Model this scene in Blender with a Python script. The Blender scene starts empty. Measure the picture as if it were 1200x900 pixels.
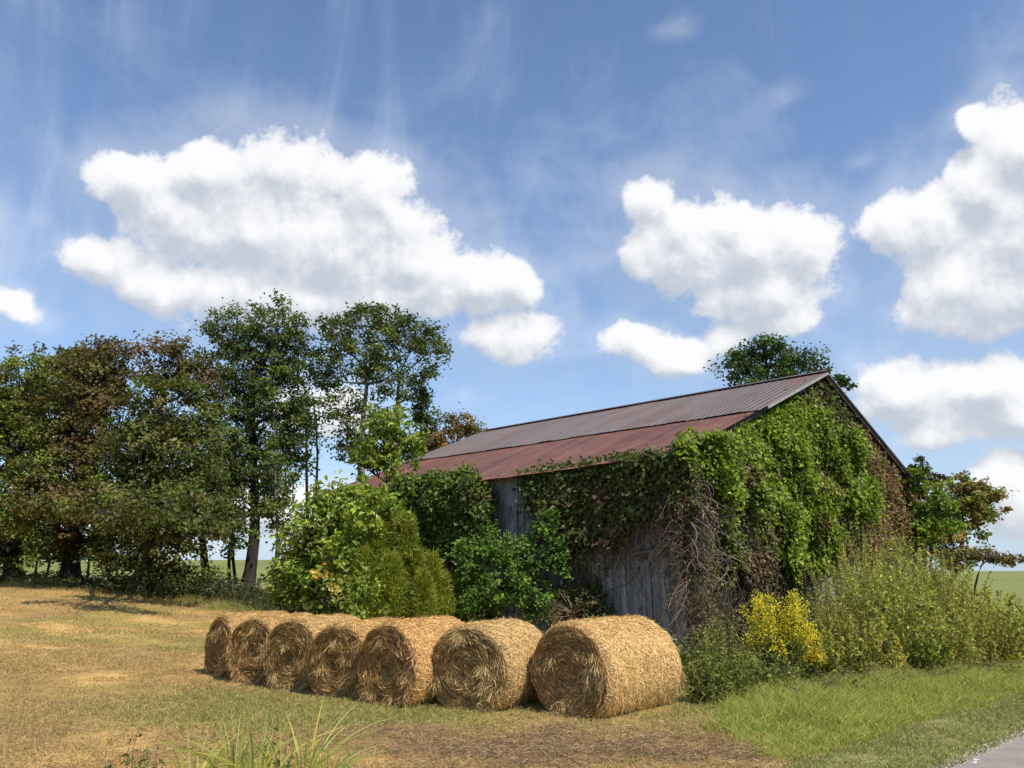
import bpy, math
import numpy as np
from mathutils import Vector

# ------------------------------------------------------------------ camera, sky, sun, exposure
SC = bpy.context.scene
F, PITCH, H = 933.0, math.radians(13.2), 2.0        # focal length in photo pixels, tilt, eye height
cam_d = bpy.data.cameras.new('camera')
cam = bpy.data.objects.new('camera', cam_d)
SC.collection.objects.link(cam)
cam_d.sensor_width = 36.0
cam_d.lens = F / 1200 * 36
cam_d.clip_start = 0.1
cam_d.clip_end = 12000
cam.location = (0, 0, H)
cam.rotation_euler = (math.pi / 2 + PITCH, 0, 0)
SC.camera = cam

SUN_EL = math.radians(52)
SUN_H = np.array([0.70, -0.714])
SUN = np.array([SUN_H[0] * math.cos(SUN_EL), SUN_H[1] * math.cos(SUN_EL), math.sin(SUN_EL)])
sun_d = bpy.data.lights.new('sun', 'SUN')
sun_d.energy = 4.8
sun_d.angle = math.radians(0.5)
sun_d.color = (1.0, 0.94, 0.84)
sun_o = bpy.data.objects.new('sun', sun_d)
SC.collection.objects.link(sun_o)
sun_o.location = (20, -20, 30)
sun_o.rotation_euler = Vector(SUN).to_track_quat('Z', 'Y').to_euler()

SC.view_settings.view_transform = 'Standard'
SC.view_settings.look = 'None'
SC.view_settings.gamma = 1.0
SC.view_settings.exposure = 0.22
SC.cycles.max_bounces = 6
SC.cycles.diffuse_bounces = 3
SC.cycles.glossy_bounces = 2
SC.cycles.transmission_bounces = 4
SC.cycles.transparent_max_bounces = 8
SC.cycles.use_denoising = True


def ray(x, y):
    a = (x - 600) / F
    b = (y - 450) / F
    return np.array([a, math.cos(PITCH) + b * math.sin(PITCH), math.sin(PITCH) - b * math.cos(PITCH)])


def azel(x, y):
    r = ray(x, y)
    return math.atan2(r[0], r[1]), math.atan2(r[2], math.hypot(r[0], r[1]))


BLOBS = [  # cumulus masses: where in the sky, how wide, how tall (photo units, turned into sky angles)
    (165, 208, 66, 40), (240, 205, 62, 34), (350, 205, 72, 54), (430, 222, 52, 44), (300, 265, 145, 72),
    (225, 250, 75, 50), (128, 312, 62, 32), (185, 335, 60, 34), (405, 290, 140, 78), (485, 315, 100, 52),
    (560, 328, 66, 40), (604, 326, 30, 36), (330, 345, 170, 50), (470, 350, 90, 30),
    (755, 238, 42, 42), (752, 300, 34, 44), (795, 290, 80, 54), (800, 262, 40, 34), (760, 270, 40, 40), (870, 285, 84, 52), (940, 292, 44, 52),
    (893, 345, 78, 50), (850, 258, 36, 30), (922, 380, 38, 24),
    (1205, 160, 62, 64), (1155, 210, 62, 56), (1105, 255, 84, 62), (1190, 285, 125, 100), (1048, 262, 52, 40),
    (1165, 340, 120, 62), (1250, 230, 90, 120), (1150, 140, 26, 24),
    (1065, 462, 92, 44), (1155, 455, 90, 42), (1205, 490, 80, 40), (1110, 500, 70, 30),
    (1180, 566, 62, 36), (1230, 600, 90, 50), (1140, 610, 40, 14),
    (598, 396, 80, 44, .3), (740, 402, 60, 28, .2), (805, 418, 58, 28, .2), (852, 402, 40, 28, .2), (545, 465, 70, 34, 1.2),
    (660, 440, 90, 30, 1.2), (670, 350, 50, 60, 1.3), (18, 362, 70, 26, .3), (780, 40, 60, 30, 1.35), (915, 118, 60, 36, 1.3), (1010, 190, 70, 30, 1.25), (370, 480, 70, 34), (345, 600, 90, 40), (160, 640, 120, 20),
    (-140, 260, 150, 60), (1500, 330, 180, 90), (-300, 420, 160, 60),
]


def sky_world():
    w = bpy.data.worlds.new('World')
    SC.world = w
    w.use_nodes = True
    nt = w.node_tree
    N, L = nt.nodes, nt.links
    for n in list(N):
        N.remove(n)

    def node(tree, t, **kw):
        n = tree.nodes.new(t)
        for k, v in kw.items():
            setattr(n, k, v)
        return n

    def lk(tree, a, b):
        tree.links.new(a, b)

    def setin(tree, sock, v):
        if isinstance(v, bpy.types.NodeSocket):
            tree.links.new(v, sock)
        else:
            sock.default_value = v

    def math_(tree, op, a, b=None, c=None, clamp=False):
        n = node(tree, 'ShaderNodeMath', operation=op, use_clamp=clamp)
        setin(tree, n.inputs[0], a)
        if b is not None:
            setin(tree, n.inputs[1], b)
        if c is not None:
            setin(tree, n.inputs[2], c)
        return n.outputs[0]

    def smooth(tree, v, a, b):
        n = node(tree, 'ShaderNodeMapRange', interpolation_type='SMOOTHSTEP')
        setin(tree, n.inputs[0], v)
        n.inputs[1].default_value = a
        n.inputs[2].default_value = b
        return n.outputs[0]

    # group: closeness to the nearest cloud mass
    g = bpy.data.node_groups.new('cloud_masses', 'ShaderNodeTree')
    g.interface.new_socket('P', in_out='INPUT', socket_type='NodeSocketVector')
    g.interface.new_socket('D', in_out='OUTPUT', socket_type='NodeSocketFloat')
    gi, go = g.nodes.new('NodeGroupInput'), g.nodes.new('NodeGroupOutput')
    cur = None
    for (x, y, rx, ry, *faint) in BLOBS:
        c = azel(x, y)
        ra = abs(azel(x + rx, y)[0] - azel(x - rx, y)[0]) / 2
        re = abs(azel(x, y + ry)[1] - azel(x, y - ry)[1]) / 2
        n = node(g, 'ShaderNodeVectorMath', operation='MULTIPLY_ADD')
        g.links.new(gi.outputs[0], n.inputs[0])
        n.inputs[1].default_value = (1 / ra, 1 / re, 0)
        n.inputs[2].default_value = (-c[0] / ra, -c[1] / re, 0)
        ln = node(g, 'ShaderNodeVectorMath', operation='LENGTH')
        g.links.new(n.outputs[0], ln.inputs[0])
        if cur is None:
            cur = ln.outputs['Value']
        else:
            m = node(g, 'ShaderNodeMath', operation='SMOOTH_MIN')
            g.links.new(cur, m.inputs[0])
            g.links.new(math_(g, 'ADD', ln.outputs['Value'], faint[0]) if faint else ln.outputs['Value'], m.inputs[1])
            m.inputs[2].default_value = 0.4
            cur = m.outputs[0]
    g.links.new(math_(g, 'SUBTRACT', 1.0, cur), go.inputs[0])

    tc = node(nt, 'ShaderNodeTexCoord')
    D = tc.outputs['Generated']
    sep = node(nt, 'ShaderNodeSeparateXYZ')
    lk(nt, D, sep.inputs[0])
    X, Y, Z = sep.outputs
    az = math_(nt, 'ARCTAN2', X, Y)
    hyp = math_(nt, 'SQRT', math_(nt, 'ADD', math_(nt, 'MULTIPLY', X, X), math_(nt, 'MULTIPLY', Y, Y)))
    el = math_(nt, 'ARCTAN2', Z, hyp)
    P = node(nt, 'ShaderNodeCombineXYZ')
    lk(nt, az, P.inputs[0])
    lk(nt, el, P.inputs[1])

    def noise(vec, scale, detail, rough, lac=2.0, dist=0.0):
        n = node(nt, 'ShaderNodeTexNoise')
        lk(nt, vec, n.inputs['Vector'])
        n.inputs['Scale'].default_value = scale
        n.inputs['Detail'].default_value = detail
        n.inputs['Roughness'].default_value = rough
        n.inputs['Lacunarity'].default_value = lac
        n.inputs['Distortion'].default_value = dist
        return n

    # warp the coordinates a little so that the masses are not ellipses
    wn = noise(D, 7.0, 3.0, 0.5)
    sub = node(nt, 'ShaderNodeVectorMath', operation='SUBTRACT')
    lk(nt, wn.outputs['Color'], sub.inputs[0])
    sub.inputs[1].default_value = (0.5, 0.5, 0.5)
    wp = node(nt, 'ShaderNodeVectorMath', operation='MULTIPLY_ADD')
    lk(nt, sub.outputs[0], wp.inputs[0])
    wp.inputs[1].default_value = (0.06, 0.05, 0)
    lk(nt, P.outputs[0], wp.inputs[2])
    g1 = node(nt, 'ShaderNodeGroup')
    g1.node_tree = g
    lk(nt, wp.outputs[0], g1.inputs[0])
    fbn = noise(D, 11.0, 14.0, 0.66, dist=0.1).outputs['Fac']
    dens = math_(nt, 'ADD', g1.outputs[0], math_(nt, 'MULTIPLY', math_(nt, 'SUBTRACT', fbn, 0.43), 2.1))
    alpha = smooth(nt, dens, 0.0, 0.42)
    veil = math_(nt, 'MULTIPLY', smooth(nt, dens, -0.95, 0.2), 0.24)
    alpha = math_(nt, 'MAXIMUM', alpha, veil)
    # light from above: compare with the cloud a little nearer the sun
    up = node(nt, 'ShaderNodeVectorMath', operation='ADD')
    lk(nt, wp.outputs[0], up.inputs[0])
    up.inputs[1].default_value = (0.012, 0.030, 0)
    g2 = node(nt, 'ShaderNodeGroup')
    g2.node_tree = g
    lk(nt, up.outputs[0], g2.inputs[0])

    def shifted(v):
        n = node(nt, 'ShaderNodeVectorMath', operation='ADD')
        lk(nt, D, n.inputs[0])
        n.inputs[1].default_value = v
        return n.outputs[0]
    na_ = noise(D, 11.0, 7.0, 0.56).outputs['Fac']
    nb_ = noise(shifted((0.008, -0.006, 0.018)), 11.0, 7.0, 0.56).outputs['Fac']
    emb = math_(nt, 'MULTIPLY', math_(nt, 'SUBTRACT', na_, nb_), 2.9)
    big = math_(nt, 'SUBTRACT', g1.outputs[0], g2.outputs[0])
    lit = math_(nt, 'ADD', math_(nt, 'ADD', math_(nt, 'MULTIPLY', big, 0.95), emb), 0.56)
    # thick cores are greyer than the edges
    lit = math_(nt, 'SUBTRACT', lit, math_(nt, 'MULTIPLY', smooth(nt, dens, 0.35, 1.3), 0.26))
    cr2 = node(nt, 'ShaderNodeMix', data_type='RGBA')
    lk(nt, smooth(nt, lit, 0.0, 1.0), cr2.inputs[0])
    cr2.inputs[6].default_value = (3.35, 3.65, 4.15, 1)
    cr2.inputs[7].default_value = (5.9, 5.9, 5.95, 1)

    # high thin cirrus streaks fanning upward
    cv = node(nt, 'ShaderNodeCombineXYZ')
    lk(nt, math_(nt, 'MULTIPLY', az, 4.6), cv.inputs[0])
    lk(nt, math_(nt, 'MULTIPLY', el, 1.1), cv.inputs[1])
    c1 = noise(cv.outputs[0], 1.6, 8.0, 0.62, dist=1.1).outputs['Fac']
    c2 = noise(D, 3.2, 5.0, 0.55).outputs['Fac']
    cir = math_(nt, 'MULTIPLY', smooth(nt, c1, 0.45, 0.8), smooth(nt, c2, 0.38, 0.72))
    c3 = math_(nt, 'MULTIPLY', smooth(nt, noise(D, 5.0, 8.0, 0.62, dist=0.4).outputs['Fac'], 0.5, 0.78), 0.35)
    cir = math_(nt, 'ADD', math_(nt, 'MULTIPLY', cir, 0.95), c3, clamp=True)

    sky = node(nt, 'ShaderNodeTexSky', sky_type='NISHITA')
    sky.sun_disc = False
    sky.sun_elevation = SUN_EL
    sky.sun_rotation = math.atan2(SUN_H[0], SUN_H[1])
    sky.altitude = 200
    sky.air_density = 1.0
    sky.dust_density = 0.7
    sky.ozone_density = 1.6
    m1 = node(nt, 'ShaderNodeMix', data_type='RGBA')
    lk(nt, math_(nt, 'MULTIPLY', cir, 0.6), m1.inputs[0])
    mh = node(nt, 'ShaderNodeMix', data_type='RGBA')
    lk(nt, math_(nt, 'MULTIPLY', math_(nt, 'EXPONENT', math_(nt, 'MULTIPLY', math_(nt, 'ABSOLUTE', el), -4.5)), 0.72), mh.inputs[0])
    tint = node(nt, 'ShaderNodeVectorMath', operation='MULTIPLY')
    lk(nt, sky.outputs[0], tint.inputs[0])
    tint.inputs[1].default_value = (0.83, 0.92, 1.04)
    lk(nt, tint.outputs[0], mh.inputs[6])
    mh.inputs[7].default_value = (3.0, 3.95, 5.2, 1)
    lk(nt, mh.outputs[2], m1.inputs[6])
    m1.inputs[7].default_value = (4.3, 4.9, 5.9, 1)
    m2 = node(nt, 'ShaderNodeMix', data_type='RGBA')
    lk(nt, math_(nt, 'MULTIPLY', alpha, math_(nt, 'MULTIPLY', smooth(nt, el, -0.02, 0.05), 0.97)), m2.inputs[0])
    lk(nt, m1.outputs[2], m2.inputs[6])
    lk(nt, cr2.outputs[2], m2.inputs[7])
    bg = node(nt, 'ShaderNodeBackground')
    bg.inputs['Strength'].default_value = 0.145
    lk(nt, m2.outputs[2], bg.inputs['Color'])
    out = node(nt, 'ShaderNodeOutputWorld')
    lk(nt, bg.outputs[0], out.inputs[0])
    w.cycles.sampling_method = 'MANUAL'
    w.cycles.sample_map_resolution = 512


sky_world()

# ------------------------------------------------------------------ helpers
RNG = np.random.default_rng(7)


def seed(k):
    global RNG
    RNG = np.random.default_rng(k)


def U(a, b, *n):
    return RNG.uniform(a, b, n if n else None)


def unit(v):
    v = np.asarray(v, float)
    return v / np.maximum(np.linalg.norm(v, axis=-1, keepdims=True), 1e-9)


def vnoise(P, sd=0):
    """value noise in 0..1 for (N,3) or (N,2) points"""
    P = np.asarray(P, float)
    if P.shape[-1] == 2:
        P = np.concatenate([P, np.zeros(P.shape[:-1] + (1,))], -1)
    i = np.floor(P).astype(np.int64)
    f = P - i
    f = f * f * (3 - 2 * f)

    def hsh(ix, iy, iz):
        h = (ix * 374761393 + iy * 668265263 + iz * 2147483647 + sd * 1274126177) & 0xFFFFFFFF
        h = ((h ^ (h >> 13)) * 1274126177) & 0xFFFFFFFF
        h = ((h ^ (h >> 16)) * 2246822519) & 0xFFFFFFFF
        return ((h ^ (h >> 15)) & 0xFFFFFF) / float(0xFFFFFF)
    r = 0
    for dx in (0, 1):
        for dy in (0, 1):
            for dz in (0, 1):
                w = (f[..., 0] if dx else 1 - f[..., 0]) * (f[..., 1] if dy else 1 - f[..., 1]) * (f[..., 2] if dz else 1 - f[..., 2])
                r = r + w * hsh(i[..., 0] + dx, i[..., 1] + dy, i[..., 2] + dz)
    return r


def fbm(P, oct=4, sd=0):
    P = np.asarray(P, float)
    a, s, t = 0.5, 0, 0
    for k in range(oct):
        s = s + a * vnoise(P * 2 ** k, sd + k)
        t += a
        a *= 0.5
    return s / t


def sstep(t):
    t = np.clip(t, 0, 1)
    return t * t * (3 - 2 * t)


class MB:
    """collects geometry, built as ONE mesh object"""
    def __init__(s):
        s.v, s.f, s.c, s.n = [], [], [], 0

    def add(s, V, Fc, col=(0.5, 0.5, 0.5)):
        V = np.asarray(V, float).reshape(-1, 3)
        Fc = np.asarray(Fc, np.int64)
        col = np.asarray(col, float)
        if col.ndim == 1:
            col = np.broadcast_to(col, (len(V), 3))
        s.v.append(V)
        s.c.append(col)
        s.f.append(Fc + s.n)
        s.n += len(V)
        return s

    def build(s, name, mat, parent=None, smooth=False, local=None):
        V = np.concatenate(s.v)
        Cc = np.concatenate(s.c)
        if local is not None:
            V = V - np.asarray(local, float)
        me = bpy.data.meshes.new(name)
        me.vertices.add(len(V))
        me.vertices.foreach_set('co', V.astype(np.float32).ravel())
        idx = np.concatenate([f.ravel() for f in s.f])
        tot = np.concatenate([np.full(len(f), f.shape[1]) for f in s.f])
        st = np.concatenate([[0], np.cumsum(tot)[:-1]])
        me.loops.add(len(idx))
        me.loops.foreach_set('vertex_index', idx.astype(np.int32))
        me.polygons.add(len(tot))
        me.polygons.foreach_set('loop_start', st.astype(np.int32))
        me.polygons.foreach_set('loop_total', tot.astype(np.int32))
        me.polygons.foreach_set('use_smooth', np.full(len(tot), smooth))
        at = me.attributes.new('Col', 'FLOAT_COLOR', 'POINT')
        at.data.foreach_set('color', np.concatenate([np.clip(Cc, 0, 1), np.ones((len(Cc), 1))], 1).astype(np.float32).ravel())
        me.update(calc_edges=True)
        me.materials.append(mat)
        o = bpy.data.objects.new(name, me)
        SC.collection.objects.link(o)
        if parent is not None:
            o.parent = parent
        return o


def tag(o, label=None, cat=None, group=None, kind=None):
    if label:
        o['label'] = label
    if cat:
        o['category'] = cat
    if group:
        o['group'] = group
    if kind:
        o['kind'] = kind
    return o


def empty(name, loc, label, cat, group=None):
    o = bpy.data.objects.new(name, None)
    SC.collection.objects.link(o)
    o.location = loc
    o.empty_display_size = 0.3
    return tag(o, label, cat, group)


def ribbons(mb, P, nrm, w, col):
    """P (N,K,3) paths, nrm (N,3) facing, w (N,K) widths, col (N,3) or (N,K,3)"""
    N, K = P.shape[:2]
    T = unit(np.gradient(P, axis=1))
    S = unit(np.cross(T, nrm[:, None, :])) * (w[..., None] * 0.5)
    V = np.stack([P - S, P + S], 2).reshape(-1, 3)
    b = (np.arange(N) * K * 2)[:, None] + (np.arange(K - 1) * 2)[None]
    b = b.reshape(-1, 1)
    Fc = np.concatenate([b, b + 1, b + 3, b + 2], 1)
    col = np.asarray(col)
    c = np.repeat(col, K * 2, 0) if col.ndim == 2 else np.repeat(col.reshape(-1, 3), 2, 0)
    mb.add(V, Fc, c)


def tubes(mb, P, r, col, S=4):
    """P (N,K,3), r (N,K), col (N,3)"""
    N, K = P.shape[:2]
    T = unit(np.gradient(P, axis=1))
    ref = np.where(np.abs(T[..., 2:3]) > 0.9, np.array([1.0, 0, 0]), np.array([0, 0, 1.0]))
    A = unit(np.cross(T, ref))
    B = np.cross(T, A)
    a = np.arange(S) * 2 * np.pi / S
    V = P[:, :, None] + r[:, :, None, None] * (np.cos(a)[None, None, :, None] * A[:, :, None] + np.sin(a)[None, None, :, None] * B[:, :, None])
    base = (np.arange(N) * K * S)[:, None, None] + (np.arange(K - 1) * S)[None, :, None]
    j = np.arange(S)[None, None]
    j2 = (j + 1) % S
    Fc = np.stack([base + j, base + j2, base + S + j2, base + S + j], -1).reshape(-1, 4)
    mb.add(V.reshape(-1, 3), Fc, np.repeat(np.asarray(col), K * S, 0))


def leaves(mb, C, nrm, L, W, col, droop=0.25):
    """pointed folded leaves, C centres (N,3)"""
    N = len(C)
    nrm = unit(nrm)
    t = unit(np.cross(nrm, unit(RNG.normal(size=(N, 3)))))
    s = np.cross(nrm, t)
    L = np.broadcast_to(L, (N,))[:, None]
    W = np.broadcast_to(W, (N,))[:, None]
    k = U(-0.1, 0.2, N, 1)
    v0 = C - t * L * 0.5
    v1 = C + s * W * 0.5 + nrm * W * droop - t * L * k
    v2 = C + t * L * 0.5 - nrm * L * 0.12
    v3 = C - s * W * 0.5 + nrm * W * droop - t * L * k
    V = np.stack([v0, v1, v2, v3], 1).reshape(-1, 3)
    b = (np.arange(N) * 4)[:, None]
    mb.add(V, np.concatenate([np.concatenate([b, b + 1, b + 2], 1), np.concatenate([b, b + 2, b + 3], 1)]), np.repeat(col, 4, 0))


def pick(pal, n, jit=0.25, w=None):
    """n colours from a palette with brightness variation"""
    pal = np.asarray(pal, float)
    k = RNG.choice(len(pal), n, p=w)
    return pal[k] * (1 + U(-jit, jit, n, 1)) * (1 + U(-0.08, 0.08, n, 3))


def box(mb, a, b, col=(0.4, 0.4, 0.4), M=None):
    (x0, y0, z0), (x1, y1, z1) = a, b
    V = np.array([[x, y, z] for x in (x0, x1) for y in (y0, y1) for z in (z0, z1)], float)
    if M is not None:
        V = M(V)
    Fc = [[0, 1, 3, 2], [4, 6, 7, 5], [0, 4, 5, 1], [2, 3, 7, 6], [0, 2, 6, 4], [1, 5, 7, 3]]
    mb.add(V, Fc, col)


def beam(mb, p, q, wd, hd, col):
    """square timber from p to q"""
    p, q = np.asarray(p, float), np.asarray(q, float)
    t = unit(q - p)
    s = unit(np.cross(t, [0, 0, 1.0])) if abs(t[2]) < 0.95 else np.array([1.0, 0, 0])
    n = np.cross(s, t)
    V = [e + s * a * wd / 2 + n * b * hd / 2 for e in (p, q) for a in (-1, 1) for b in (-1, 1)]
    mb.add(V, [[0, 2, 3, 1], [4, 5, 7, 6], [0, 1, 5, 4], [2, 6, 7, 3], [0, 4, 6, 2], [1, 3, 7, 5]], col)


# ------------------------------------------------------------------ materials
def mat(name, rough=0.8, spec=0.3, transl=0.0, noise=None, bump=None, metallic=0.0, coords='Object'):
    """colour from the 'Col' attribute, broken up by procedural noise"""
    m = bpy.data.materials.new(name)
    m.use_nodes = True
    nt = m.node_tree
    N, L = nt.nodes, nt.links
    bs = N['Principled BSDF']
    out = N['Material Output']
    bs.inputs['Roughness'].default_value = rough
    bs.inputs['Specular IOR Level'].default_value = spec
    bs.inputs['Metallic'].default_value = metallic
    at = N.new('ShaderNodeAttribute')
    at.attribute_name = 'Col'
    col = at.outputs['Color']
    tc = N.new('ShaderNodeTexCoord')
    if noise:
        for (scale, stretch, lo, hi, detail) in noise:
            mp = N.new('ShaderNodeMapping')
            mp.inputs['Scale'].default_value = stretch
            L.new(tc.outputs[coords], mp.inputs[0])
            nz = N.new('ShaderNodeTexNoise')
            nz.inputs['Scale'].default_value = scale
            nz.inputs['Detail'].default_value = detail
            nz.inputs['Roughness'].default_value = 0.65
            L.new(mp.outputs[0], nz.inputs['Vector'])
            mr = N.new('ShaderNodeMapRange')
            mr.inputs[1].default_value = 0.3
            mr.inputs[2].default_value = 0.7
            mr.inputs[3].default_value = lo
            mr.inputs[4].default_value = hi
            L.new(nz.outputs['Fac'], mr.inputs[0])
            mx = N.new('ShaderNodeVectorMath')
            mx.operation = 'SCALE'
            L.new(col, mx.inputs[0])
            L.new(mr.outputs[0], mx.inputs['Scale'])
            col = mx.outputs[0]
    L.new(col, bs.inputs['Base Color'])
    if bump:
        (scale, stretch, strength, dist) = bump
        mp = N.new('ShaderNodeMapping')
        mp.inputs['Scale'].default_value = stretch
        L.new(tc.outputs[coords], mp.inputs[0])
        nz = N.new('ShaderNodeTexNoise')
        nz.inputs['Scale'].default_value = scale
        nz.inputs['Detail'].default_value = 6
        L.new(mp.outputs[0], nz.inputs['Vector'])
        bp = N.new('ShaderNodeBump')
        bp.inputs['Strength'].default_value = strength
        bp.inputs['Distance'].default_value = dist
        L.new(nz.outputs['Fac'], bp.inputs['Height'])
        L.new(bp.outputs[0], bs.inputs['Normal'])
    if transl > 0:
        tr = N.new('ShaderNodeBsdfTranslucent')
        g = N.new('ShaderNodeVectorMath')
        g.operation = 'MULTIPLY'
        g.inputs[1].default_value = (1.3, 1.35, 0.6)
        L.new(col, g.inputs[0])
        L.new(g.outputs[0], tr.inputs['Color'])
        mx = N.new('ShaderNodeMixShader')
        mx.inputs[0].default_value = transl
        L.new(bs.outputs[0], mx.inputs[1])
        L.new(tr.outputs[0], mx.inputs[2])
        L.new(mx.outputs[0], out.inputs['Surface'])
    return m


M_LEAF = mat('leaf', 0.5, 0.35, 0.35)
M_LEAF2 = mat('far_leaf', 0.6, 0.25, 0.3)
M_GRASS = mat('grass_blade', 0.6, 0.25, 0.3)
M_STRAW = mat('straw', 0.6, 0.3, 0.12)
M_BARK = mat('bark', 0.9, 0.1, 0, noise=[(5, (1, 1, 0.25), 0.6, 1.3, 5)], bump=(14, (1, 1, 0.2), 0.8, 0.03))
M_WOOD = mat('weathered_boards', 0.85, 0.2, 0, noise=[(9, (1, 1, 0.06), 0.45, 1.45, 8), (1.3, (1, 1, 0.6), 0.75, 1.2, 4)],
             bump=(40, (1, 1, 0.04), 0.6, 0.01))
M_RIB = mat('ribbed_metal', 0.6, 0.25, 0, noise=[(2.5, (1, 1, 1), 0.88, 1.12, 6)], metallic=0.0)
M_RUST = mat('rusty_metal', 0.6, 0.3, 0, noise=[(1.6, (1, 1, 1), 0.8, 1.22, 7), (14, (1, 1, 1), 0.86, 1.12, 5)])
M_TRIM = mat('painted_trim', 0.6, 0.4, 0, noise=[(4, (1, 1, 1), 0.7, 1.1, 5)])
M_POST = mat('post_wood', 0.9, 0.1, 0, noise=[(8, (1, 1, 0.1), 0.6, 1.3, 6)])
M_WIRE = mat('wire', 0.5, 0.5, 0, metallic=0.6)
M_GROUND = mat('soil_and_turf', 1.0, 0.05, 0, noise=[(14, (1, 1, 1), 0.68, 1.34, 9), (1.1, (1, 1, 1), 0.85, 1.15, 5), (0.13, (1, 1, 1), 0.9, 1.1, 3)],
               bump=(22, (1, 1, 1), 0.9, 0.03))
M_ROAD = mat('asphalt', 0.9, 0.15, 0, noise=[(130, (1, 1, 1), 0.72, 1.25, 3), (3, (1, 1, 1), 0.84, 1.14, 6)], bump=(220, (1, 1, 1), 0.5, 0.004))
M_PAINT = mat('road_paint', 0.8, 0.2, 0, noise=[(30, (1, 1, 1), 0.7, 1.1, 4)])

# ------------------------------------------------------------------ terrain
def gz(x, y):
    x, y = np.asarray(x, float), np.asarray(y, float)
    z = 1.35 * sstep((-x - 4) / 19) * sstep((y - 13) / 27)
    z = z - 0.07 * np.exp(-((x + 6) / 4) ** 2 - ((y - 16.5) / 4) ** 2)
    z = z + 3.4 * sstep((y - 75) / 150) * sstep((-x + 30) / 70)
    z = z - 0.9 * sstep((y - 46) / 15) * sstep((-x - 4) / 19) * (1 - sstep((y - 75) / 60))
    z = z + 0.5 * np.sin(x * 0.011 + 1) * np.sin(y * 0.009) * sstep((np.hypot(x, y) - 90) / 200)
    return z


def gp(px, py):
    """ground point seen at a photo pixel"""
    r = ray(px, py)
    t = 5.0
    for _ in range(60):
        p = r * t + [0, 0, H]
        e = p[2] - float(gz(p[0], p[1]))
        t += e / max(-r[2], 0.02) * 0.7
    return (r * t + [0, 0, H])


def at(px, py, depth):
    """point on a photo pixel's line of sight at a given distance ahead (world y)"""
    r = ray(px, py)
    return r * (depth / r[1]) + np.array([0, 0, H])


# road frame
RP = np.array([4.53, 8.99])
RD = unit(np.array([1.85, 1.67]))
RN = np.array([-RD[1], RD[0]])           # away from the road, towards the barn


def roadc(x, y):
    d = np.stack([np.asarray(x, float) - RP[0], np.asarray(y, float) - RP[1]], -1)
    return d @ RD, d @ RN                # along, across (positive on the field side)


STRAW, TAN = np.array([0.44, 0.285, 0.105]), np.array([0.37, 0.235, 0.083])
BROWN = np.array([0.175, 0.112, 0.054])
GREEN = np.array([0.22, 0.205, 0.058])
LUSH = np.array([0.21, 0.22, 0.05])
MOWN = np.array([0.215, 0.205, 0.075])
FAR = np.array([0.19, 0.205, 0.068])


def zones(x, y):
    """weights: green, brown litter, mown verge, tall grass"""
    x, y = np.asarray(x, float), np.asarray(y, float)
    P = np.stack([x, y], -1)
    n1 = fbm(P * 0.55, 4, 3) - 0.5
    n2 = fbm(P * 1.7, 3, 9) - 0.5
    s, t = roadc(x, y)
    t2 = t + n1 * 0.5 + n2 * 0.35
    mown = sstep((1.15 - t2) / 0.12)
    tall = (1 - mown) * sstep((x - 2.3 - (y - 9) * 0.16 + n1 * 2 + n2 * 1.5) / 1.4)
    brown = np.exp(-(np.abs((x - 0.3 + n1 * 3.6) / 2.9) ** 3) - np.abs((y - 10.15 + n2 * 1.6 + n1 + 0.06 * x) / 1.0) ** 3) * (1 - mown) * (1 - tall)
    gband = sstep(1.25 - np.abs((x + 3.4 + n1 * 3.5) / 4.2)) * sstep(1.35 - np.abs((y - 12.6 + (x + 3) * 0.33 + n2 * 1.6) / 2.1))
    gnear = sstep((0.56 - fbm(P * 0.35 + 7, 5, 21) + (fbm(P * 2.2, 3, 22) - 0.5) * 0.25) / -0.1) * 0.5
    under = sstep((x - 1.6) / 1.2) * sstep((y - 11.3) / 0.8) * 0.9
    grn = np.clip(np.maximum(gband * 0.85, np.maximum(gnear, under)), 0, 1) * (1 - brown)
    return grn, brown, mown, tall


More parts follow.
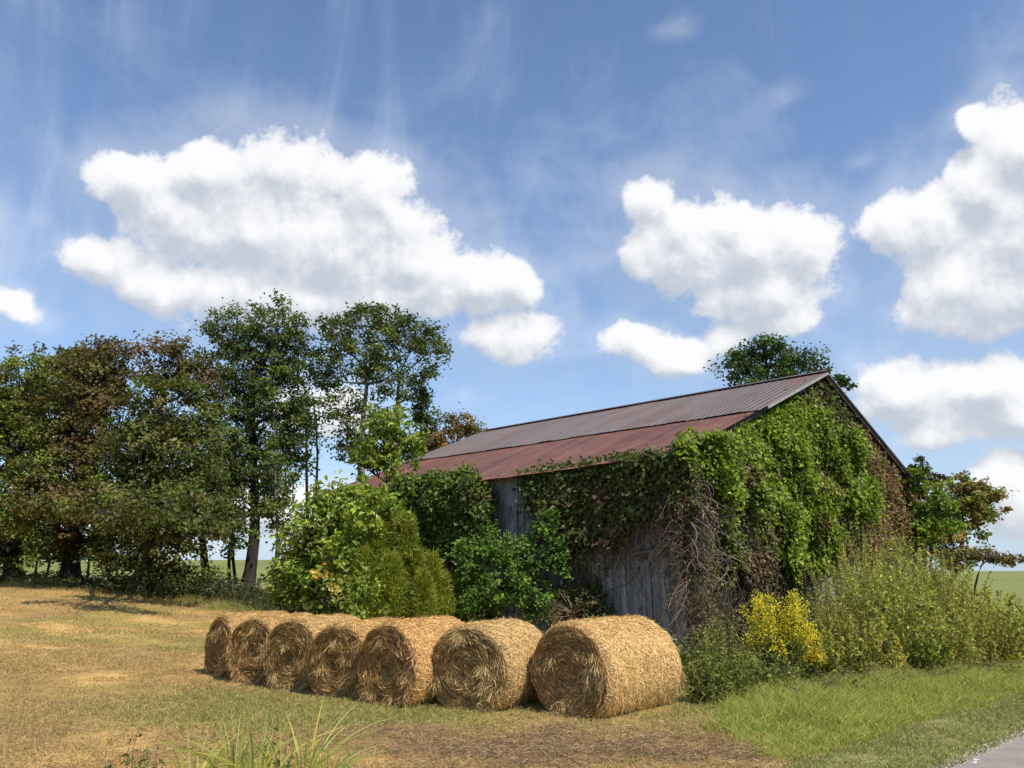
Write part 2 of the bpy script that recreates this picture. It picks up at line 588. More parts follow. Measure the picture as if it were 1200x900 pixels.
def gcol(x, y):
    x, y = np.asarray(x, float), np.asarray(y, float)
    P = np.stack([x, y], -1)
    g, b, m, t = zones(x, y)
    base = STRAW + (TAN - STRAW) * fbm(P * 0.8, 4, 31)[..., None]
    # mown swaths curving over the hayfield
    sw = np.sin((np.hypot(x + 30, (y - 4) * 1.15)) * 1.9 + fbm(P * 0.3, 2, 5) * 3)
    base = base * (1 + 0.2 * sw * sstep((-x - 1) / 5))[..., None]
    rr_ = np.hypot(x + 30, (y - 4) * 1.15)
    fine = np.sin(rr_ * 7.5 + fbm(P * 0.5, 2, 15) * 5)
    tr = np.exp(-((rr_ - 24.2 + fbm(P * 0.15, 2, 35) * 2) / 0.28) ** 2) + np.exp(-((rr_ - 26.2 + fbm(P * 0.15, 2, 35) * 2) / 0.28) ** 2)
    lw_ = sstep((-x - 1) / 4)
    base = base * (1 + 0.10 * fine * lw_ - 0.22 * tr * lw_)[..., None]
    base = base + (np.array([0.27, 0.175, 0.085]) - base) * (sstep((fbm(P * 0.45 + 3, 4, 71) - 0.5) / 0.16) * 0.55)[..., None]
    c = base + (GREEN - base) * g[..., None]
    bn = (0.55 + 0.85 * fbm(P * 1.3 + 5, 4, 88))[..., None]
    c = c + (BROWN * bn - c) * b[..., None]
    c = c + (LUSH * 0.75 - c) * t[..., None]
    c = c + (MOWN - c) * m[..., None]
    r = np.hypot(x, y)
    line = y + 0.34 * (x + 24) - 37.5 + (fbm(P * 0.2, 3, 8) - 0.5) * 4        # edge of the hay ground
    pasture = sstep(line / 2.5) * sstep((-x + 2) / 4) + sstep((y - 24) / 5) * sstep((x - 2) / 4)
    pasture = np.clip(pasture, 0, 1)[..., None]
    fc = FAR * (1 + 0.25 * (fbm(P * 0.05, 3, 12) - 0.5))[..., None]
    c = c + (fc - c) * pasture
    return c


def axis_coords(lo, hi, step, far, grow=1.12):
    a = list(np.arange(lo, hi + 1e-6, step))
    s = step
    while a[-1] < far:
        s *= grow
        a.append(a[-1] + s)
    b = []
    s, v = step, lo
    while v > -far:
        s *= grow
        v -= s
        b.append(v)
    return np.array(b[::-1] + a)


def build_ground():
    xs = axis_coords(-16, 15, 0.14, 6000)
    ys = axis_coords(5, 26, 0.14, 6000)
    X, Y = np.meshgrid(xs, ys, indexing='ij')
    Z = gz(X, Y)
    Pn = np.stack([X, Y], -1)
    _, t = roadc(X, Y)
    mic = (fbm(Pn * 1.9, 3, 40) - 0.5) * 0.07 + (fbm(Pn * 6, 2, 44) - 0.5) * 0.03
    near = 1 - sstep((np.hypot(X, Y - 12) - 20) / 30)
    Z = Z + mic * near * sstep((t - 0.1) / 0.8)
    # road side: bed of the road slightly sunk under the asphalt
    Z = Z - 0.05 * sstep((0.25 - t) / 0.2)
    V = np.stack([X, Y, Z], -1).reshape(-1, 3)
    nx, ny = len(xs), len(ys)
    i = (np.arange(nx - 1)[:, None] * ny + np.arange(ny - 1)[None]).reshape(-1, 1)
    Fc = np.concatenate([i, i + ny, i + ny + 1, i + 1], 1)
    o = MB().add(V, Fc, gcol(X, Y).reshape(-1, 3)).build('ground', M_GROUND, smooth=True)
    tag(o, kind='structure')


def strip(name, s0, s1, t0, t1, z, m, col, n=200):
    S = np.linspace(s0, s1, n)
    jit = (fbm(np.stack([S * 3, S * 0], -1), 5, 2) - 0.5) * 0.26
    V = []
    for k, s in enumerate(S):
        for t in (t0, t1 + jit[k]):
            p = RP + RD * s + RN * t
            V.append([p[0], p[1], float(gz(p[0], p[1])) * 0 + z])
    b = (np.arange(n - 1) * 2)[:, None]
    o = MB().add(V, np.concatenate([b, b + 1, b + 3, b + 2], 1), col).build(name, m)
    return tag(o, kind='structure')


build_ground()
strip('road', -60, 120, -6.4, 0.0, 0.012, M_ROAD, (0.265, 0.228, 0.195), 900)
for s0, s1, w in ((0.35, 0.6, .03), (2.2, 2.75, .05), (4.2, 5, .06), (10, 14, .06), (-20, -16, .06)):
    strip('road_edge_line', s0, s1, -0.12, -0.12 + w, 0.017, M_PAINT, (0.62, 0.6, 0.55), 60)

# ------------------------------------------------------------------ barn
TH = math.radians(45.6)
BC = np.array([4.14, 19.55, 0.0])
BU = np.array([-math.sin(TH), math.cos(TH), 0])      # along the barn, away
BW = np.array([math.cos(TH), math.sin(TH), 0])       # across the barn
UP = np.array([0, 0, 1.0])
BL, HW, EAVE, RIDGE = 15.4, 8.4, 4.9, 8.28


def bp(u, w, z=0.0):
    return BC + BU * u + BW * w + UP * z


def roofz(w):
    return RIDGE - (RIDGE - EAVE) * np.abs(w - HW) / HW


def board_wall(name, parent, o, d, n_out, length, top, wmin=0.17, wmax=0.29, lab=None, dark=1.0):
    mb = MB()
    t = 0.0
    while t < length:
        w = float(U(wmin, wmax))
        w = min(w, length - t)
        if w < 0.05:
            break
        g = float(U(0.006, 0.022))
        jo = float(U(-0.012, 0.012))
        zb = float(U(-0.15, 0.06))
        lean = float(U(-0.012, 0.012))
        tone = np.array([0.25, 0.245, 0.245]) * float(U(0.7, 1.25)) * (1 + U(-0.05, 0.05, 3)) * dark
        K = 9
        V = []
        for k in range(K):
            for side, tt in ((0, t + g / 2), (1, t + w - g / 2)):
                zt = top(tt) - float(0.02)
                z = zb + (zt - zb) * k / (K - 1)
                wob = 0.004 * math.sin(k * 1.7 + t * 9 + side)
                for th in (0.0, 0.025):
                    V.append(o + d * (tt + lean * z * 0.3 + wob) + n_out * (jo + th + 0.006 * math.sin(k + t * 5)) + UP * z)
        V = np.array(V)
        Fc = []
        for k in range(K - 1):
            a, b = k * 4, k * 4 + 4
            Fc += [[a, a + 2, b + 2, b], [a + 1, b + 1, b + 3, a + 3], [a, b, b + 1, a + 1], [a + 2, a + 3, b + 3, b + 2]]
        Fc += [[0, 1, 3, 2], [K * 4 - 4, K * 4 - 2, K * 4 - 1, K * 4 - 3]]
        mb.add(V, Fc, tone)
        t += w
    ob = mb.build(name, M_WOOD, parent)
    if lab:
        ob['label'] = lab
    return ob


def build_barn():
    seed(11)
    root = empty('barn', (0, 0, 0), 'old grey wooden barn with rusty metal roof, half swallowed by vines', 'barn')
    nl, ng = -BW, -BU
    board_wall('wall', root, bp(0, 0), BU, nl, BL, lambda t: EAVE - 0.05, lab='weathered vertical boards of the long side wall')
    board_wall('wall', root, bp(0, 0), BW, ng, HW * 2, lambda t: roofz(t) - 0.1, lab='gable wall of grey boards mostly under vines')
    board_wall('wall', root, bp(0, HW * 2), BU, BW, BL, lambda t: EAVE - 0.05)
    board_wall('wall', root, bp(BL, 0), BW, BU, HW * 2, lambda t: roofz(t) - 0.1)
    # frame
    wood = (0.17, 0.15, 0.13)
    for (u, w) in ((0.12, 0.12), (0.12, HW * 2 - 0.12), (BL - 0.12, 0.12), (BL - 0.12, HW * 2 - 0.12), (5, .12), (10, .12), (.12, 5.5), (.12, 11)):
        mb = MB()
        beam(mb, bp(u, w, -0.1), bp(u, w, EAVE - 0.2 if w < 1 or w > 15 else EAVE + 1), 0.2, 0.2, wood)
        mb.build('post', M_POST, root)
    mb = MB()
    for u in np.arange(0.05, BL, 1.2):
        for s in (0, 1):
            w0 = -0.28 if s == 0 else 2 * HW + 0.28
            beam(mb, bp(u, w0, roofz(w0) - 0.11), bp(u, HW, RIDGE - 0.11), 0.05, 0.13, wood)
    mb.build('rafters', M_POST, root)
    # roof sheets: new ribbed metal above, old rusty sheets below
    def sheet(side, wa, wb, u0, u1, lift, rib, amp, colf, sag, ragged):
        du = rib / 6
        us = np.arange(u0, u1 + 1e-6, du)
        ws = np.linspace(wa, wb, 9)
        A, B = np.meshgrid(us, ws, indexing='ij')
        ph = ((A - u0) / rib) % 1.0
        prof = np.where(ph < 0.17, np.sin(ph / 0.17 * np.pi), 0) * amp
        fr = (B - wa) / (wb - wa)
        if ragged:
            sh = np.floor(A / 0.66)
            rg = (vnoise(np.stack([sh * 1.37, sh * 0], -1), 4) - 0.5) * 0.07
            B = B - np.where(fr > 0.99, rg * -1, 0)
        Z = roofz(B) + lift + prof
        Z = Z - sag * np.sin(np.clip((A - 1) / 13, 0, 1) * np.pi) * fr ** 2 + (fbm(np.stack([A * 0.8, B * 0.8], -1), 3, 6) - 0.5) * (0.05 if ragged else 0.03) + (vnoise(np.stack([np.floor(A / 0.66) * 3.1, 0 * A], -1), 8) - 0.5) * 0.03 * fr ** 2
        W = B if side == 0 else 2 * HW - B
        V = BC + BU * A[..., None] + BW * W[..., None] + UP * Z[..., None]
        V = V.reshape(-1, 3)
        n1, n2 = A.shape
        i = (np.arange(n1 - 1)[:, None] * n2 + np.arange(n2 - 1)[None]).reshape(-1, 1)
        q = np.concatenate([i, i + 1, i + n2 + 1, i + n2], 1)
        col = colf(A, B, ph, fr).reshape(-1, 3)
        mb = MB()
        mb.add(V, q, col)
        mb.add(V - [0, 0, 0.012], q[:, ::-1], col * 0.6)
        return mb

    def c_new(A, B, ph, fr):
        c = np.array([0.112, 0.088, 0.078]) * (1 + 0.2 * (fbm(np.stack([A * 0.6, B * 0.6], -1), 3, 1) - 0.5))[..., None]
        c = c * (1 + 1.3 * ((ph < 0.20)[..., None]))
        sh = np.floor(A / 0.92)
        rs = sstep((fbm(np.stack([A * 1.6, B * 0.5], -1), 4, 61) - 0.52) / 0.15)[..., None] * 0.5
        c = c + (np.array([0.17, 0.085, 0.055]) - c) * rs
        return c * (0.9 + 0.22 * vnoise(np.stack([sh * 1.9, sh * 0], -1), 14))[..., None]

    def c_old(A, B, ph, fr):
        n = fbm(np.stack([A * 0.5, B * 1.4], -1), 4, 17)
        c = np.array([0.215, 0.082, 0.050]) + (np.array([0.125, 0.062, 0.048]) - np.array([0.215, 0.082, 0.050])) * n[..., None]
        edge = np.clip((fr - 0.9) / 0.1, 0, 1) * fbm(np.stack([A * 3, B * 3], -1), 3, 19)
        c = c + (np.array([0.30, 0.12, 0.06]) - c) * edge[..., None]
        st = fbm(np.stack([A * 5.0, B * 0.35], -1), 4, 57)
        c = c * (0.74 + 0.5 * st)[..., None] * np.array([1.0, 1.0 + 0, 1.0])
        seam = (np.abs(((A / 0.66) % 1.0) - 0.5) > 0.47)[..., None]
        c = np.where(seam, c * 0.72, c)
        sh = np.floor(A / 0.66)
        c = c * (0.86 + 0.28 * vnoise(np.stack([sh * 2.3, sh * 0], -1), 24))[..., None]
        return c
    for side in (0, 1):
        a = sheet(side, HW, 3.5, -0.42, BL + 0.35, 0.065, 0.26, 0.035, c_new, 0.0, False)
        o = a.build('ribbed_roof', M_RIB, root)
        o['label'] = 'newer purplish ribbed metal sheets beside the ridge'
        b = sheet(side, 3.75, -0.42, -0.30, BL + 0.3, 0.02, 0.13, 0.01, c_old, 0.12, True)
        o = b.build('rusty_roof', M_RUST, root)
        o['label'] = 'old rust red sheets along the eaves'
    mb = MB()
    for s in (-1, 1):
        V = [bp(-0.46, HW, RIDGE + 0.13), bp(BL + 0.4, HW, RIDGE + 0.13), bp(BL + 0.4, HW + s * 0.24, RIDGE + 0.035), bp(-0.46, HW + s * 0.24, RIDGE + 0.035)]
        mb.add(V, [[0, 1, 2, 3]], (0.11, 0.08, 0.085))
    mb.build('ridge_cap', M_RIB, root)
    # barge board along the far rake, painted shade strip along the near one, light painted trim only on the near upper part
    for s in (0, 1):
        W = (lambda w: w) if s == 0 else (lambda w: 2 * HW - w)
        mb = MB()
        if s == 0:       # near slope has no barge board: dark strip stands in for shade under sheets
            beam(mb, bp(-0.16, W(-0.3), roofz(-0.3) - 0.10), bp(-0.16, HW, RIDGE - 0.10), 0.05, 0.12, (0.06, 0.055, 0.05))
        else:
            beam(mb, bp(-0.37, W(-0.35), roofz(-0.35) - 0.09), bp(-0.37, HW, RIDGE - 0.07), 0.03, 0.2, (0.035, 0.033, 0.032))
        mb.build('barge_and_shade_strip', M_POST, root)
        mb = MB()
        lo = 4.0 if s == 0 else 0.5
        beam(mb, bp(-0.43, W(lo), roofz(lo) - 0.0), bp(-0.43, HW, RIDGE + 0.0), 0.03, 0.085 if s == 0 else 0.05, (0.30, 0.27, 0.25) if s == 0 else (0.13, 0.13, 0.13))
        mb.build('rake_trim', M_TRIM, root)
    return root


build_barn()

# ------------------------------------------------------------------ hay bales
def make_bale(loc, yaw, R, L, label, tint, n_side, n_end, squash=0.97, sd=0):
    seed(100 + sd)
    root = empty('hay_bale', loc, label, 'hay bale', 'round hay bales lined up in front of the barn')
    root.rotation_euler = (0, 0, yaw)
    tint = np.array(tint)
    gold = np.array([0.63, 0.455, 0.21]) * tint
    zc = R * squash - 0.10

    def shape(a, y, r):
        """flat-bottomed, slightly slumped roll; axis along local y"""
        x = np.sin(a) * r * (1.04 + 0.03 * math.sin(sd * 2.1))
        z = np.cos(a) * r * squash
        z = np.where(z < -R * 0.84, -R * 0.84 + (z + R * 0.84) * 0.2, z)
        return np.stack([x, y, z + zc], -1)

    def rad(a, y):
        P = np.stack([np.sin(a) * 3.2, np.cos(a) * 3.2, y * 4.5 + sd * 7], -1)
        Q = np.stack([np.sin(a) * 1.2, np.cos(a) * 1.2, y * 0.6 + sd * 3], -1)
        e = np.clip((np.abs(y) - (L / 2 - 0.10)) / 0.10, 0, 1)
        return R * (1 + (fbm(P, 3, 5) - 0.5) * 0.055 + (fbm(Q, 2, 9) - 0.5) * 0.11) - 0.06 * e ** 2
    na, ny = 120, 30
    a = np.linspace(0, 2 * np.pi, na, endpoint=False)
    y = np.linspace(-L / 2, L / 2, ny)
    A, Y = np.meshgrid(a, y, indexing='ij')
    V = shape(A, Y, rad(A, Y)).reshape(-1, 3)
    i = np.arange(na)[:, None] * ny
    i2 = ((np.arange(na) + 1) % na)[:, None] * ny
    j = np.arange(ny - 1)[None]
    Fc = np.stack([i + j, i + j + 1, i2 + j + 1, i2 + j], -1).reshape(-1, 4)
    mb = MB()
    cc = gold * 0.5 * (0.75 + 0.5 * fbm(V * 9, 3, 3))[:, None]
    mb.add(V, Fc, cc)
    # straws wrapped round the roll
    n = n_side
    a0 = U(0, 2 * np.pi, n)
    y0 = U(-L / 2, L / 2, n)
    ln = U(0.035, 0.16, n)
    ang = RNG.normal(0, 0.95, n)
    K = 4
    s = np.linspace(-0.5, 0.5, K)[None]
    aa = a0[:, None] + s * (ln * np.cos(ang) / R)[:, None]
    yy = np.clip(y0[:, None] + s * (ln * np.sin(ang))[:, None] + 0.02 * (s * 2) ** 2 * RNG.normal(size=(n, 1)), -L / 2 - 0.02, L / 2 + 0.02)
    lift = np.abs(RNG.normal(0.004, 0.012, (n, 1))) + np.abs(RNG.normal(0, 0.014, (n, 1))) * (s + 0.5) ** 2
    stick = (U(0, 1, n) < 0.02)[:, None]
    lift = lift + stick * (s + 0.5) * 0.05
    P = shape(aa, yy, rad(aa, yy) + lift)
    nr = np.stack([np.sin(a0), 0 * a0, np.cos(a0)], -1) + RNG.normal(0, 0.35, (n, 3))
    pal = np.array([gold * 1.25, gold * 1.0, gold * 0.8, gold * [1.35, 1.45, 1.5], gold * [0.55, 0.48, 0.45], gold * [1.0, 0.8, 0.6]])
    col = pick(pal, n, 0.2, w=[.27, .28, .17, .12, .07, .09])
    ribbons(mb, P, unit(nr), np.repeat(U(0.0028, 0.0065, n)[:, None] * (1 + 0.03 * sd), K, 1), col)
    ob = mb.build('rolled_side', M_STRAW, root)
    # ends: spiral layers, darker weathered cut hay with deep gaps
    for sg in (-1, 1):
        mb = MB()
        nr_ = 26
        rr = np.linspace(0.0, 1.0, nr_)
        A, Q = np.meshgrid(a, rr, indexing='ij')
        edge = rad(A, np.full_like(A, sg * L / 2))
        r = edge * Q
        Pn = np.stack([np.sin(A) * r, np.cos(A) * r, r * 0 + sg + sd], -1)
        spiral = np.sin(r * 62 + A * sg + fbm(Pn * 3, 2, 2) * 5)
        dep = (fbm(Pn * 5, 3, 8) - 0.5) * 0.11 + spiral * 0.014 - 0.05 * np.exp(-(r / 0.16) ** 2)
        dep = np.where(Q > 0.97, 0, dep) - 0.01
        V = shape(A, sg * (L / 2 + dep), r).reshape(-1, 3)
        i = np.arange(na)[:, None] * nr_
        i2 = ((np.arange(na) + 1) % na)[:, None] * nr_
        j = np.arange(nr_ - 1)[None]
        Fc = np.stack([i + j, i2 + j, i2 + j + 1, i + j + 1], -1).reshape(-1, 4)
        base = np.array([0.085, 0.055, 0.032]) * tint
        mb.add(V, Fc, base * (0.6 + 0.9 * fbm(V * 8, 3, 4))[:, None])
        n = n_end if sg < 0 else n_end // 5
        q = np.sqrt(U(0.0004, 1.0, n))
        a0 = U(0, 2 * np.pi, n)
        ln = U(0.06, 0.30, n)
        r0 = q * R
        wig = RNG.normal(0, 0.5, n) * (0.4 + 0.9 * (1 - q))
        aa = a0[:, None] + s * (ln * np.cos(wig) / np.maximum(r0, 0.08))[:, None]
        rr2 = np.clip(r0[:, None] + s * (ln * np.sin(wig))[:, None], 0.0, R * 1.01)
        lift = U(-0.03, 0.03, n)[:, None] + np.abs(RNG.normal(0, 0.02, (n, 1))) * (s + 0.5) + 0.012
        eg = rad(aa, np.full_like(aa, sg * L / 2)) / R
        rA = rr2 * eg
        Pn = np.stack([np.sin(aa) * rA, np.cos(aa) * rA, rA * 0 + sg + sd], -1)
        dp = (fbm(Pn * 5, 3, 8) - 0.5) * 0.11 - 0.05 * np.exp(-(rA / 0.16) ** 2)
        P = shape(aa, sg * (L / 2 + dp + lift), rA)
        e = gold * [0.60, 0.49, 0.40]
        pal = np.array([e, e * 0.6, e * 0.34, gold * 0.95, gold * [1.25, 1.3, 1.3]])
        col = pick(pal, n, 0.28, w=[.30, .24, .20, .16, .10])
        nr = np.stack([0 * a0, sg + 0 * a0, 0 * a0], -1) + RNG.normal(0, 0.6, (n, 3))
        ribbons(mb, P, unit(nr), np.repeat(U(0.0028, 0.0065, n)[:, None] * (1 + 0.03 * sd), K, 1), col)
        # a few tufts that hang loose
        n = n_end // 14
        cl = U(0, 2 * np.pi, 8)
        k = RNG.integers(0, 8, n)
        a0 = cl[k] + RNG.normal(0, 0.12, n)
        r0 = (0.35 + 0.6 * vnoise(np.stack([k * 3.3 + sd, k * 0.0], -1), 6)) * R + RNG.normal(0, 0.03, n)
        st = shape(a0, np.full(n, sg * (L / 2 + 0.0)), r0)
        dr = unit(np.stack([RNG.normal(0, 0.5, n), sg * np.abs(RNG.normal(0.25, 0.15, n)), -np.abs(RNG.normal(0.9, 0.3, n))], -1))
        ln = U(0.08, 0.22, n)
        P = st[:, None] + dr[:, None] * (np.linspace(0, 1, K)[None, :, None] * ln[:, None, None])
        P[..., 1] += sg * 0.03
        P[..., 2] = np.maximum(P[..., 2], 0.0)
        ribbons(mb, P, unit(nr[:n] + 0.01 if len(nr) >= n else RNG.normal(size=(n, 3))), np.repeat(U(0.004, 0.008, n)[:, None], K, 1), pick([gold * 0.9, gold * 0.7], n, 0.3))
        mb.build('end_face', M_STRAW, root)
    return root


BALES = [  # face-bottom point in the photo, yaw, radius, length, tint, label
    (0.82, 12.05, -0.76, 0.71, 1.82, (1.08, 1.02, 0.95), 'nearest pale golden round bale at the right end of the row', 34000, 17000),
    (-0.66, 12.50, -0.53, 0.685, 1.40, (1.0, 0.97, 0.92), 'golden round bale second from the right end of the row', 26000, 14000),
    (-1.93, 13.00, -0.66, 0.69, 1.45, (1.05, 0.90, 0.78), 'orange tinted wide round bale third from the right end', 22000, 12000),
    (-2.88, 13.85, -0.52, 0.67, 1.42, (1.0, 0.90, 0.78), 'round bale in the exact middle of the row of seven', 18000, 10000),
    (-3.93, 14.85, -0.55, 0.68, 1.45, (1.0, 0.93, 0.82), 'round bale third from the left end with greenish face', 12000, 7000),
    (-4.93, 15.9, -0.50, 0.68, 1.45, (0.98, 0.88, 0.74), 'reddish round bale second from the left end of the row', 11000, 6500),
    (-5.90, 16.85, -0.84, 0.68, 1.42, (0.98, 0.88, 0.74), 'farthest round bale at the left end with narrow dark face', 10000, 6000),
]
for k, (x, y, yaw, R, L, tint, lab, ns, ne) in enumerate(BALES):
    # (x, y) is the middle of the near end; the roll lies behind it
    c = np.array([x, y]) + np.array([-math.sin(yaw), math.cos(yaw)]) * L / 2
    make_bale((c[0], c[1], float(gz(c[0], c[1])) - 0.02), yaw, R, L, lab, tint, ns, ne, sd=k)

# ------------------------------------------------------------------ grass and litter (nobody could count it)
def blades(mb, x, y, h, w, col, lean=0.5, K=3, z0=None):
    n = len(x)
    z = gz(x, y) - 0.01 if z0 is None else z0
    d = U(0, 2 * np.pi, n)
    dv = np.stack([np.cos(d), np.sin(d), 0 * d], -1)
    ln = np.abs(RNG.normal(lean, lean * 0.5, n))
    t = np.linspace(0, 1, K)[None, :, None]
    base = np.stack([x, y, z], -1)[:, None]
    P = base + UP * (h[:, None, None] * (t - 0.18 * ln[:, None, None] * t ** 2)) + dv[:, None] * (h * ln)[:, None, None] * t ** 2 * 0.9
    fr = unit(np.stack([x * 0 + RNG.normal(0, 0.6, n), -1 + RNG.normal(0, 0.6, n), 0 * x], -1))
    wd = w[:, None] * np.array([1.0, 0.85, 0.12] if K == 3 else np.linspace(1, 0.1, K) ** 0.6)[None]
    ribbons(mb, P, fr, wd, col)


def scatter(n, x0, x1, y0, y1, pw=1.6):
    """more points near the viewer"""
    x = U(x0, x1, n)
    y = y0 + (y1 - y0) * U(0, 1, n) ** pw
    return x, y


def build_grass():
    seed(21)
    mb = MB()
    x, y = scatter(430000, -13, 12, 6.8, 22, 1.5)
    keep = (np.abs(x) < y * 0.72 + 0.6)
    _, t = roadc(x, y)
    keep &= t > 0.02 - 0.1 * fbm(np.stack([x * 3, y * 3], -1), 2, 1)
    x, y = x[keep], y[keep]
    g, b, m, tl = zones(x, y)
    k2 = U(0, 1, len(x)) > b * 0.75
    x, y, g, b, m, tl = [q[k2] for q in (x, y, g, b, m, tl)]
    n = len(x)
    u = U(0, 1, n)
    clump = fbm(np.stack([x * 4, y * 4], -1), 3, 77)
    h = (0.02 + 0.05 * clump ** 1.5 + 0.03 * g + 0.012 * m) * U(0.6, 1.4, n)
    dry = pick([[0.50, 0.36, 0.15], [0.42, 0.28, 0.12], [0.56, 0.42, 0.20], [0.33, 0.20, 0.09]], n, 0.2)
    grn = pick([[0.22, 0.245, 0.055], [0.30, 0.30, 0.08], [0.16, 0.19, 0.045], [0.40, 0.33, 0.13]], n, 0.2)
    mwn = pick([[0.20, 0.23, 0.06], [0.27, 0.26, 0.09], [0.34, 0.28, 0.12], [0.16, 0.19, 0.055]], n, 0.2)
    pg = np.clip(g * 0.9 + tl + 0.10, 0, 1)
    col = np.where((u < pg)[:, None], grn, dry)
    col = np.where((U(0, 1, n) < m)[:, None], mwn, col)
    blades(mb, x, y, h, U(0.006, 0.012, n), col, 0.8)
    o = mb.build('grass', M_GRASS)
    tag(o, 'short mown grass and stubble over the field and verge', 'grass', kind='stuff')

    # gravel and dust along the crumbling asphalt edge
    mg = MB()
    n = 3500
    sa, ta = U(-3, 14, n), RNG.normal(0.03, 0.05, n)
    gx, gy = RP[0] + RD[0] * sa + RN[0] * ta, RP[1] + RD[1] * sa + RN[1] * ta
    sz = U(0.004, 0.016, n)
    V = np.array([[1, 0, 0], [0, 1, 0], [-1, 0, 0], [0, -1, 0], [0, 0, 0.8]])[None] * sz[:, None, None] * U(0.6, 1.3, n, 5, 1)
    V = V + np.stack([gx, gy, 0 * gx + 0.012], -1)[:, None]
    bb = (np.arange(n) * 5)[:, None]
    for i_ in range(4):
        mg.add(V.reshape(-1, 3), np.concatenate([bb + i_, bb + (i_ + 1) % 4, bb + 4], 1), np.repeat(pick([[0.42, 0.36, 0.29], [0.30, 0.26, 0.21], [0.5, 0.44, 0.36]], n, 0.2), 5, 0))
    tag(mg.build('gravel', M_ROAD), 'pale gravel along the crumbling asphalt edge', 'gravel', kind='stuff')

    # tall grass between mown strip and weeds
    mb = MB()
    x, y = scatter(330000, 1.5, 16, 8.5, 21, 1.3)
    keep = np.abs(x) < y * 0.75 + 0.6
    x, y = x[keep], y[keep]
    g, b, m, tl = zones(x, y)
    s, t = roadc(x, y)
    back = y < 13.9 + (x - 4) * 0.55
    keep = (U(0, 1, len(x)) < tl * (1 - m) ** 2) & back & (t > 1.1)
    x, y, t = x[keep], y[keep], t[keep]
    n = len(x)
    cl = fbm(np.stack([x * 1.3, y * 1.3], -1), 3, 55)
    h = (0.08 + 0.30 * cl ** 1.5) * U(0.4, 1.35, n) * (0.55 + 0.5 * sstep((t - 1.1) / 1.2))
    col = pick([[0.30, 0.32, 0.055], [0.37, 0.38, 0.08], [0.22, 0.255, 0.045], [0.50, 0.43, 0.15], [0.20, 0.27, 0.06]], n, 0.2, w=[.34, .24, .2, .12, .1])
    blades(mb, x, y, h, U(0.004, 0.010, n), col, 0.8)
    o = mb.build('tall_grass', M_GRASS)
    tag(o, 'knee high yellow green grass between mown verge and weeds', 'grass', kind='stuff')

    # loose brown litter in front of the bales
    mb = MB()
    x, y = scatter(300000, -7, 4.5, 8, 16, 1.2)
    g, b, m, tl = zones(x, y)
    keep = U(0, 1, len(x)) < np.clip(b * 1.5 * fbm(np.stack([x * 1.6, y * 2.2], -1), 3, 91) ** 1.5 + 0.05, 0, 1) * (1 - tl) * (1 - m)
    x, y = x[keep], y[keep]
    n = len(x)
    a = U(0, np.pi, n)
    ln = U(0.03, 0.14, n)
    d = np.stack([np.cos(a), np.sin(a), RNG.normal(0, 0.22, n)], -1)
    tt = np.linspace(-0.5, 0.5, 3)[None, :, None]
    P = np.stack([x, y, gz(x, y) + np.abs(RNG.normal(0.02, 0.018, n))], -1)[:, None] + d[:, None] * ln[:, None, None] * tt
    P[:, 1, 2] += 0.01
    ribbons(mb, P, unit(np.stack([0 * x, 0 * x - 0.5, 0 * x + 1], -1) + RNG.normal(0, 0.5, (n, 3))), np.repeat(U(0.003, 0.006, n)[:, None], 3, 1),
            pick([[0.30, 0.185, 0.085], [0.18, 0.11, 0.05], [0.42, 0.29, 0.14], [0.09, 0.058, 0.03]], n, 0.25, w=[.35, .3, .15, .2]))
    o = mb.build('straw_litter', M_STRAW)
    tag(o, 'reddish brown dead straw scattered before the bales', 'straw', kind='stuff')

    # rougher grass tufts over the far hayfield and along the fence line
    mb = MB()
    x, y = scatter(340000, -38, 1, 17, 46, 1.3)
    n = len(x)
    hh = 0.03 + 0.08 * fbm(np.stack([x * 0.8, y * 0.8], -1), 3, 99) ** 2
    line = y + 0.34 * (x + 24) - 37.5
    rough = sstep((line + 1) / 3)
    h = hh * U(0.5, 1.4, n) * (1 + rough * 4)
    col = np.where((U(0, 1, n) < 0.10 + rough * 0.75 + 0.5 * zones(x, y)[0])[:, None], pick([[0.20, 0.20, 0.05], [0.27, 0.26, 0.08]], n, 0.2), pick([[0.48, 0.33, 0.14], [0.40, 0.26, 0.11]], n, 0.2))
    kk = (U(0, 1, n) < 0.6 + rough) & (np.abs(x) < y * 0.75 + 1)
    blades(mb, x[kk], y[kk], h[kk], U(0.012, 0.024, n)[kk], col[kk], 0.7)
    o = mb.build('field_grass', M_GRASS)
    tag(o, 'dry stubble and rough grass of the far left hayfield', 'grass', kind='stuff')


build_grass()

# ------------------------------------------------------------------ plants: generic builders
def curve_pts(p, q, K=5, bend=0.1, n=None):
    """(K,3) gently bent path"""
    p, q = np.asarray(p, float), np.asarray(q, float)
    t = np.linspace(0, 1, K)[:, None]
    L = np.linalg.norm(q - p)
    b = RNG.normal(0, bend * L, 3)
    b2 = RNG.normal(0, bend * L * 0.4, 3)
    return p + (q - p) * t + b * np.sin(t * np.pi) + b2 * np.sin(t * 2 * np.pi)


